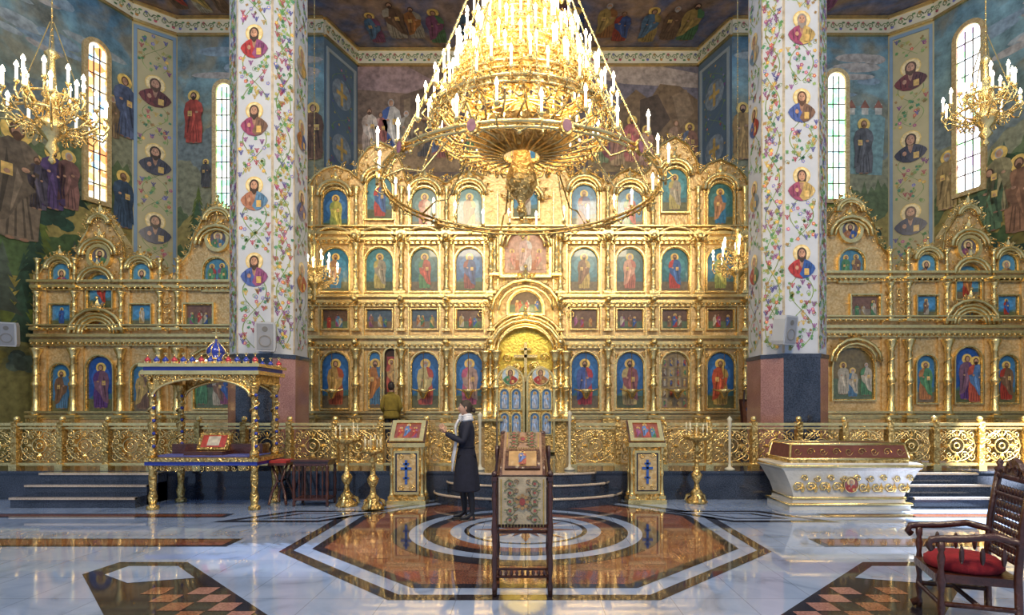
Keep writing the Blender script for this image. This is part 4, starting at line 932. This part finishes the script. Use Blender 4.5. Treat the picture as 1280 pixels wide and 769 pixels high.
embroid(xl,.62,1.0,.19,yl-.034)
ang=math.atan2(.34,.53); mb.M=Matrix.Translation((xl,yl-.03,1.03))@Matrix.Rotation(-(pi/2-ang),4,'X')
mb.box(-.205,.205,0,.02,0,.62,'wood'); mb.box(-.17,.17,-.008,0,0,.62,'cloth',(.36,.22,.14)); embroid(0,.38,.62,.15,-.012)
mb.box(-.15,.15,-.03,-.008,.06,.33,'wood'); mb.flat(rect(-.12,.12,.09,.30),-.032,'icon_paint',(.42,.25,.10)); saint(mb,0,.1,.19,-.034,(.4,.08,.05),(.1,.15,.35)); mb.M=None
mb.obj('wooden_lectern')

mb=MB(); d=fd(638); x0,x1=X(990,d),X(1136,d); y0,y1=d,d+.85; c=(x0+x1)/2; cy=(y0+y1)/2
wh=(.62,.60,.54); hwb=(x1-x0)/2; hd=.40
def ringrect(k,z): return [(c-hwb*k,cy-hd*k*1.0,z),(c+hwb*k,cy-hd*k,z),(c+hwb*k,cy+hd*k,z),(c-hwb*k,cy+hd*k,z)]
prof=[(1.04,0),(1.04,.08),(.98,.10),(.96,.16),(.95,.2),(1.0,.35),(1.08,.5),(1.15,.62),(1.2,.66),(1.2,.72),(1.14,.74)]
v=[];f=[]
for k,z in prof: v+=ringrect(k,z)
for i in range(len(prof)-1):
    for k in range(4): f.append((i*4+k,i*4+(k+1)%4,i*4+4+(k+1)%4,i*4+4+k))
f.append((3,2,1,0)); n=len(prof)-1; f.append((n*4,n*4+1,n*4+2,n*4+3)); mb.add(v,f,'lacquer',wh)
for k,z in((1.06,.09),(1.2,.69),(.97,.18)):
    q=ringrect(k,z); mb.tube([(p[0],p[1],p[2]) for p in q],.022,'gold',seg=6,closed=True)
for i in range(9):
    u=c-hwb*.9+i*hwb*.225; yy=cy-hd*1.045
    mb.spiral(u,yy,.36,.085,0,1 if i<4.5 else -1,th=.018); mb.spiral(u+.1,yy-.035,.5,.06,pi,1 if i%2 else -1,th=.014); leafz(mb,u+.08,.28,yy,pi/2,.16,.04)
bust(mb,c,.4,.11,cy-hd*1.1,col=(.4,.05,.04),bg=(.3,.1,.1))
def rr(kx,ky,z): return [(c-hwb*kx,cy-hd*ky,z),(c+hwb*kx,cy-hd*ky,z),(c+hwb*kx,cy+hd*ky,z),(c-hwb*kx,cy+hd*ky,z)]
v=rr(1.02,1.0,.74)+rr(1.02,1.0,.80)+rr(.98,.85,1.03); mb.add(v,[(i,(i+1)%4,(i+1)%4+4,i+4) for i in range(4)],'gold_carved'); mb.add(v[4:],[(i,(i+1)%4,(i+1)%4+4,i+4) for i in range(4)]+[(4,5,6,7)],'cloth',(.16,.05,.035))
for i in range(9): 
    u=c-hwb*.88+i*hwb*.22; mb.spiral(u,cy-hd*.95,.91,.07,0,1 if i%2 else -1,th=.009,col=(.6,.5,.4))
for i in range(4):
    a=v[4+i];b=v[8+i]; mb.tube([a,b],.02,'gold'); 
mb.tube(v[4:8],.02,'gold',closed=True); mb.tube(v[8:12],.022,'gold',closed=True)
mb.obj('reliquary_shrine')

mb=MB()
Wd=.30
for s in(-1,1):
    turned_leg(mb,.26,s*Wd,0,.66,.028,seg=10); mb.tube([(-.26,s*Wd,0.03),(-.25,s*Wd,.45),(-.28,s*Wd,.8),(-.34,s*Wd,1.16)],.03,'wood',seg=6)
    mb.tube([(-.28,s*Wd,.68),(-.1,s*Wd,.72),(.1,s*Wd,.69),(.26,s*Wd,.68),(.33,s*Wd,.67),(.35,s*Wd,.63),(.32,s*Wd,.60)],.028,'wood',seg=8)
    mb.tube([(-.26,s*Wd,.2),(.26,s*Wd,.2)],.02,'wood')
    mb.tube([(.26,s*Wd,.06),(.32,s*Wd,.0+.03)],.03,'wood')
    mb.lathe(-.345,s*Wd,[(.03,1.13),(.045,1.17),(.02,1.19),(.032,1.22),(.005,1.25)],8,'wood')
mb.box(-.28,.30,-Wd,Wd,.36,.42,'wood'); mb.tube([(0,-Wd,.2),(0,Wd,.2)],.02,'wood')
mb.lathe(.02,0,[(.30,.42),(.33,.44),(.33,.48),(.27,.52),(.05,.53)],16,'cloth',(.26,.008,.015),sx=.85,sy=.86)
mb.tube([(.27,-Wd,.2),(.27,Wd,.2)],.018,'wood')
for z,r in((.52,.02),(.62,.015),(.98,.02),(1.12,.025)):
    xx=-.27-.07*max(0,(z-.6)/.56); mb.tube([(xx,-Wd,z),(xx,Wd,z)],r,'wood')
for k in range(9):
    yy=-Wd+.06+k*(2*Wd-.12)/8
    for j in range(9):
        z=.54+j*.06; xx=-.275-.07*(z-.6)/.56; mb.ball((xx,yy,z),.026,'wood',seg=6,rings=4,sc=(.7,1,1.2))
mb.M=Matrix.Translation((-.345,0,1.11))@Matrix.Rotation(pi/2,4,'Z')
mb.prism([(-.28,0),(.28,0),(.26,.04),(.16,.07),(.1,.13),(0,.16),(-.1,.13),(-.16,.07),(-.26,.04)],-.02,.02,'wood')
for s in(-1,1): mb.spiral(s*.18,-.02,.04,.05,0,s,'wood',th=.014); mb.spiral(s*.07,-.02,.08,.05,0,-s,'wood',th=.014)
mb.M=None
for j in range(3): 
    for s in(-1,1): mb.ball((.12-.14*j,s*Wd,.57),.02,'wood',sc=(1,1,3.4),seg=6,rings=5)
o=mb.obj('carved_armchair'); o.location=(3.27,4.28,0); o.rotation_euler=(0,0,pi-.35); o.scale=(.88,.88,.97)

def speaker(px,py,d,rz,wl=True):
    mb=MB(); g=(.40,.43,.48)
    mb.prism([(-.16,-.27),(.16,-.27),(.18,-.2),(.18,.2),(.16,.27),(-.16,.27),(-.18,.2),(-.18,-.2)],-.13,.13,'plastic',g); mb.prism([(-.14,-.24),(.14,-.24),(.14,.24),(-.14,.24)],-.14,-.12,'plastic',(.25,.27,.31))
    mb.frame(ell(0,-.08,.11,.11),ell(0,-.08,.09,.09),-.15,-.13,'plastic',(.2,.2,.2)); mb.flat(ell(0,.14,.05,.05),-.145,'plastic',(.15,.15,.15))
    mb.box(-.03,.03,.12,.24,-.04,.04,'plastic',(.2,.2,.2))
    o=mb.obj('wall_speaker'); o.location=(X(px,d),d,Z(py,d)); o.rotation_euler=(.12,0,rz)
speaker(332,421,10.75,.35); speaker(981,413,10.78,.5); speaker(10,418,13.0,.5)
for px,py0,py1 in((712,588,520),(912,592,527),(600,588,522)):
    mb=MB(); y=10.1; x=X(px,y); h=Z(py1,y); mb.lathe(x,y,[(.09,.5),(.09,.53),(.03,.56),(.02,.62),(.025,h-.1),(.04,h-.06),(.03,h),(.05,h+.04),(.0,h+.1)],10,'plastic',(.6,.56,.42)); mb.obj('standing_candle_post')
mb=MB(); y=9.47; x=X(621,y); mb.lathe(x,y,[(.08,.345),(.08,.37),(.015,.38),(.012,1.55)],10,'plastic',(.08,.06,.04)); mb.obj('candle_pole')
mb=MB(); y=12.9; x=X(937,y)
mb.M=Matrix.Translation((x,y,.5)); 
for s in(-1,1): mb.tube([(s*.22,-.05,0.01),(s*.08,.1,1.5)],.025,'wood')
mb.tube([(0,.5,0.01),(0,.1,1.4)],.025,'wood'); mb.M=Matrix.Translation((x,y,1.2))@Matrix.Rotation(-.2,4,'X'); mb.box(-.2,.2,-.04,0,0,.6,'wood'); mb.flat(rect(-.15,.15,.05,.55),-.045,'icon_paint',(.3,.12,.06)); saint(mb,0,.08,.42,-.05)
mb.obj('icon_easel')

# ================================================================ PEOPLE
def skinned(name,verts,edges,radii,mat,root,parent,sub=2,col=(1,1,1)):
    me=bpy.data.meshes.new(name); me.from_pydata(verts,edges,[]); o=bpy.data.objects.new(name,me); bpy.context.scene.collection.objects.link(o)
    me.materials.append(mat); sk=o.modifiers.new('Skin','SKIN'); sk.use_smooth_shade=True
    L=me.skin_vertices[0].data
    for i,r in enumerate(radii):
        L[i].radius=r if isinstance(r,tuple) else (r,r); L[i].use_root=(i in root)
    s=o.modifiers.new('Sub','SUBSURF'); s.levels=sub; s.render_levels=sub; o.parent=parent; return o
def solid(name,col,rough=.8):
    m,nt,b=newmat(name); b.inputs['Base Color'].default_value=(*col,1); b.inputs['Roughness'].default_value=rough
    n=nt.nodes.new('ShaderNodeTexNoise'); n.inputs['Scale'].default_value=60; bp=nt.nodes.new('ShaderNodeBump'); bp.inputs['Strength'].default_value=.2; bp.inputs['Distance'].default_value=.01
    nt.links.new(n.outputs['Fac'],bp.inputs['Height']); nt.links.new(bp.outputs[0],b.inputs['Normal']); return m
SKM=solid('skin_hands',(.55,.31,.21),.5)
def person(name,loc,rz,coat,hem,scarf=None,hair=(.05,.03,.02),arms='phone',hair_long=False,trouser=(.01,.01,.015)):
    E=empty(name,loc,rz)
    cm=solid(name+'_coat',coat); tm=solid(name+'_legs',trouser,.4)
    if arms=='phone': el=(.21,.05,1.12); wr=(.055,.30,1.24)
    else: el=(.22,.0,1.12); wr=(.16,.16,.98)
    V=[(0,0,.95),(0,.0,1.12),(0,.0,1.28),(0,-.01,1.41),(0,.01,1.49)]
    Ra=[(.13,.10),(.11,.09),(.13,.095),(.07,.06),(.048,.048)]
    Ed=[(0,1),(1,2),(2,3),(3,4)]
    for s in(-1,1):
        b=len(V); V+=[(s*.15,-.01,1.37),(s*el[0],el[1],el[2]),(s*(el[0]*.5+wr[0]*.5),(el[1]+wr[1])/2,(el[2]+wr[2])/2),(s*wr[0],wr[1],wr[2])]
        Ra+=[.062,.05,.045,.036]; Ed+=[(2,b),(b,b+1),(b+1,b+2),(b+2,b+3)]
    skinned('torso_and_arms',V,Ed,Ra,cm,{0},E)
    V=[(0,0,.95)];Ra=[(.13,.1)];Ed=[]
    for s in(-1,1):
        b=len(V); f=.05*s
        V+=[(s*.085,0,.86),(s*.085,.02+f,.50),(s*.085,-.02+f,.30),(s*.085,-.03+f,.10),(s*.088,.05+f,.045),(s*.09,.14+f,.03)]
        Ra+=[.085,.058,.052,.036,(.036,.032),(.03,.022)]; Ed+=[(0,b)]+[(b+i,b+i+1) for i in range(5)]
    skinned('legs_and_boots',V,Ed,Ra,tm,{0},E)
    m=MB()
    for s in(-1,1): m.box(s*.085-.014,s*.085+.014,-.065+.05*s,-.035+.05*s,0,.09,'plastic',(.01,.01,.01)); m.lathe(s*.088,.07+.05*s,[(.04,0),(.042,.02)],10,'plastic',(.01,.01,.01),sy=2.2,sx=.85)
    m.obj('boot_heels',E)
    prof=[(1.455,.055,.05),(1.42,.09,.07),(1.385,.165,.09),(1.33,.19,.11),(1.22,.175,.12),(1.06,.15,.11),(.92,.185,.14),(.75,.205,.165)]
    if hem<.7: prof+=[(.6,.215,.18),(hem+.02,.23,.195),(hem,.228,.193),(hem+.01,.2,.17)]
    else: prof=prof[:-1]+[(hem,.19,.15),(hem+.01,.17,.13)]
    m=MB(); seg=28; v=[];f=[]
    for (zz,a,b) in prof:
        fo=max(0,(1.0-zz))*.05
        for k in range(seg):
            t=2*pi*k/seg; w=1+fo*cos(5*t+.6)*1.2; v.append((a*w*cos(t),b*w*sin(t),zz))
    for i in range(len(prof)-1):
        for k in range(seg): j=(k+1)%seg; f.append((i*seg+k,i*seg+j,(i+1)*seg+j,(i+1)*seg+k))
    m.add(v,f,'cloth',coat,True)
    m.tube([(.065*cos(2*pi*k/12),.058*sin(2*pi*k/12),1.45) for k in range(12)],.02,'cloth',dk(coat,.8),closed=True)
    m.tube([(.155*cos(2*pi*k/20),.115*sin(2*pi*k/20),1.04) for k in range(20)],.014,'cloth',dk(coat,.6),closed=True)
    m.obj('coat',E)
    m=MB(); seg,rings=20,14; v=[];f=[]; hz=1.60
    for i in range(rings+1):
        ph=pi*i/rings; zz=-cos(ph)
        for k in range(seg):
            t=2*pi*k/seg; x=sin(ph)*cos(t)*.072; y=sin(ph)*sin(t)*.092; z_=zz*.112
            if zz<-.1: x*=1+.35*(zz+.1)*.9; y=y*(1+.25*(zz+.1)) +.012*(-zz)
            if sin(t)>.97 and -.35<zz<.15: y+=.016*(1-abs(zz+.15)*2.5)
            v.append((x,y+.012,z_+hz))
    for i in range(rings):
        for k in range(seg): j=(k+1)%seg; f.append((i*seg+k,i*seg+j,(i+1)*seg+j,(i+1)*seg+k))
    m.add(v,f,'skin',(1,1,1),True)
    m.lathe(0,0,[(.048,1.44),(.045,1.52),(.05,1.56)],12,'skin')
    m.ball((0,.112,hz-.012),.013,'skin',sc=(.9,1,1.3))
    for s in(-1,1):
        m.ball((s*.028,.09,hz+.012),.012,'plastic',(.8,.8,.8),sc=(1,.6,.7)); m.ball((s*.028,.098,hz+.012),.006,'plastic',(.03,.02,.02),sc=(1,.6,1))
        m.ball((s*.073,.01,hz-.005),.02,'skin',sc=(.4,.8,1.3)); m.tube([(s*.015,.099,hz+.032),(s*.042,.09,hz+.033)],.003,'hair',hair)
    m.ball((0,.1,hz-.055),.016,'skin',(.9,.4,.4),sc=(1.2,.5,.4))
    # hair: close to the skull, off the face, longer down the nape, with strands
    v=[];f=[]; rg=12; seg=32
    for i in range(rg+1):
        for k in range(seg):
            t=2*pi*k/seg; fr=sin(t)
            if fr>.35: mx_=pi*(.30+.16*(1-(fr-.35)/.65))
            elif fr>-.1: mx_=pi*(.46+.20*(.35-fr)/.45)
            else: mx_=pi*(.66+.14*min(1,-fr))
            lim=mx_*i/rg; st=1+.012*sin(k*5.0)
            v.append((sin(lim)*cos(t)*.078*st,sin(lim)*sin(t)*.098*st+.008,cos(lim)*.118+hz))
    for i in range(rg):
        for k in range(seg): j=(k+1)%seg; f.append((i*seg+k,i*seg+j,(i+1)*seg+j,(i+1)*seg+k))
    m.add(v,f,'hair',hair,True)
    if hair_long:
        m.ball((0,-.10,hz-.035),.038,'hair',hair,12,8,sc=(1.1,.9,1.0)); m.tube([(.02*cos(q),-.11-.012*sin(q*2),hz-.035+.03*sin(q)) for q in [j*.63 for j in range(10)]],.010,'hair',hair,closed=True)
    m.obj('head',E)
    V=[];Ed=[];Ra=[];roots=set()
    for s in(-1,1):
        b=len(V); w=Vector((s*wr[0],wr[1],wr[2])); up=Vector((0,.45,.9)).normalized() if arms=='phone' else Vector((-s*.6,.7,-.1)).normalized()
        cl=Vector((-s,0,0)) if arms=='phone' else Vector((0,0,-1))
        lat=up.cross(cl).normalized()
        V+=[tuple(w),tuple(w+up*.045),tuple(w+up*.08)]; Ra+=[(.024,.024),(.032,.018),(.03,.016)]; Ed+=[(b,b+1),(b+1,b+2)]; roots.add(b)
        for q,(o_,l) in enumerate([(-.03,.07),(-.01,.078),(.01,.073),(.028,.058)]):
            p=w+up*.085+lat*o_; c=len(V); V+=[tuple(p),tuple(p+up*l*.5+cl*.008),tuple(p+up*l*.85+cl*.03)]; Ra+=[.0095,.0085,.007]; Ed+=[(b+2,c),(c,c+1),(c+1,c+2)]
        c=len(V); p=w+up*.03-lat*.028; V+=[tuple(p),tuple(p+up*.035-lat*.018+cl*.01),tuple(p+up*.06-lat*.015+cl*.03)]; Ra+=[.012,.0105,.008]; Ed+=[(b+1,c),(c,c+1),(c+1,c+2)]
    skinned('hands',V,Ed,Ra,SKM,roots,E,1)
    if scarf:
        m=MB()
        for rr,zz in((.085,1.455),(.078,1.485),(.09,1.43)): m.tube([(rr*cos(2*pi*k/16),rr*.95*sin(2*pi*k/16)+.01,zz+.012*sin(2*pi*k/16*2)) for k in range(16)],.028,'cloth',scarf,seg=8,closed=True)
        for s,zl,xo in((1,.82,.03),(-1,.70,-.03)):
            v=[];f=[]; n=12
            for i in range(n+1):
                t=i/n; z_=1.44-(1.44-zl)*t; y=[.10,.125,.145,.14,.135,.135,.14,.15,.16,.17,.18,.185,.19][i]+.015
                for u in(-.045,-.02,.0,.02,.045): v.append((xo*1.4+s*.02+u*(1+.2*sin(t*5)),y+.012*sin(u*120+t*6),z_))
            for i in range(n):
                for k in range(4): f.append((i*5+k,i*5+k+1,i*5+6+k,i*5+5+k))
            m.add(v,f,'cloth',scarf,True)
        o=m.obj('scarf',E); sd=o.modifiers.new('th','SOLIDIFY'); sd.thickness=.012
    return E
wx=X(583,8.2)
person('woman_in_dark_coat',(wx,8.2,0),pi/2+.15,(.012,.014,.03),.42,scarf=(.75,.76,.8),hair=(.045,.028,.018),arms='phone',hair_long=True)
person('man_in_yellow_jacket',(X(489,13.3),13.3,.502),0.2,(.30,.21,.03),.85,hair=(.03,.02,.02),arms='low')

# ================================================================ LIGHT
w=bpy.data.worlds.new('World'); bpy.context.scene.world=w; w.use_nodes=True
bg=w.node_tree.nodes['Background']; bg.inputs[0].default_value=(.46,.66,1.0,1); bg.inputs[1].default_value=.68
def light(kind,name,loc,target,energy,col,size=1,spot=None,blend=.5):
    l=bpy.data.lights.new(name,kind); l.energy=energy; l.color=col
    if kind=='AREA': l.size=size
    if kind=='POINT': l.shadow_soft_size=size
    if kind=='SPOT': l.spot_size=spot; l.spot_blend=blend; l.shadow_soft_size=size
    o=bpy.data.objects.new(name,l); o.location=loc
    if target: o.rotation_euler=(Vector(target)-Vector(loc)).to_track_quat('-Z','Y').to_euler()
    bpy.context.scene.collection.objects.link(o)
light('AREA','iconostasis_fill_left',(-3.5,1,10),(-4,14,4),850,(1,.80,.52),2.5)  # added warm fill aimed at the iconostasis, not a fixture of the nave
light('AREA','iconostasis_fill_right',(3.5,1,10),(4,14,4),850,(1,.80,.52),2.5)  # matching fill on the right, added to brighten the gold screen
light('POINT','chandelier_glow',(cxw,cyw,5.9),None,300,(1,.8,.5),.5)
light('POINT','royal_doors_point',(c0,D-1.2,4.0),None,40,(1,.85,.4),.3)  # small warm point light in front of the royal doors
light('SPOT','sunbeam_window_side',(11.2,3.5,9.0),(X(1245,10.35),10.35,1.0),90000,(1,.95,.85),.05,math.radians(9),.4)
light('SPOT','sunbeam_window_front',(11.4,14.5,9.0),(X(1190,8.7),8.7,0),80000,(.9,.95,1),.05,math.radians(9),.4)
light('SPOT','sunbeam_window_nave',(-10.5,15,9.0),(X(350,6.8),6.8,0),12000,(.7,.82,1),.05,math.radians(9),.6)

# ================================================================ CAMERA
QX,QY,ZM=640.0,384.5,1.0
cam=bpy.data.cameras.new('Camera'); cam.sensor_width=36; cam.lens=F/1280*36*ZM; cam.shift_x=-(CX-QX)*ZM/1280; cam.shift_y=(HY-QY)*ZM/1280
co=bpy.data.objects.new('Camera',cam); co.location=(0,0,EH); co.rotation_euler=(pi/2,0,0); bpy.context.scene.collection.objects.link(co)
bpy.context.scene.camera=co
bpy.context.scene.view_settings.view_transform='Standard'
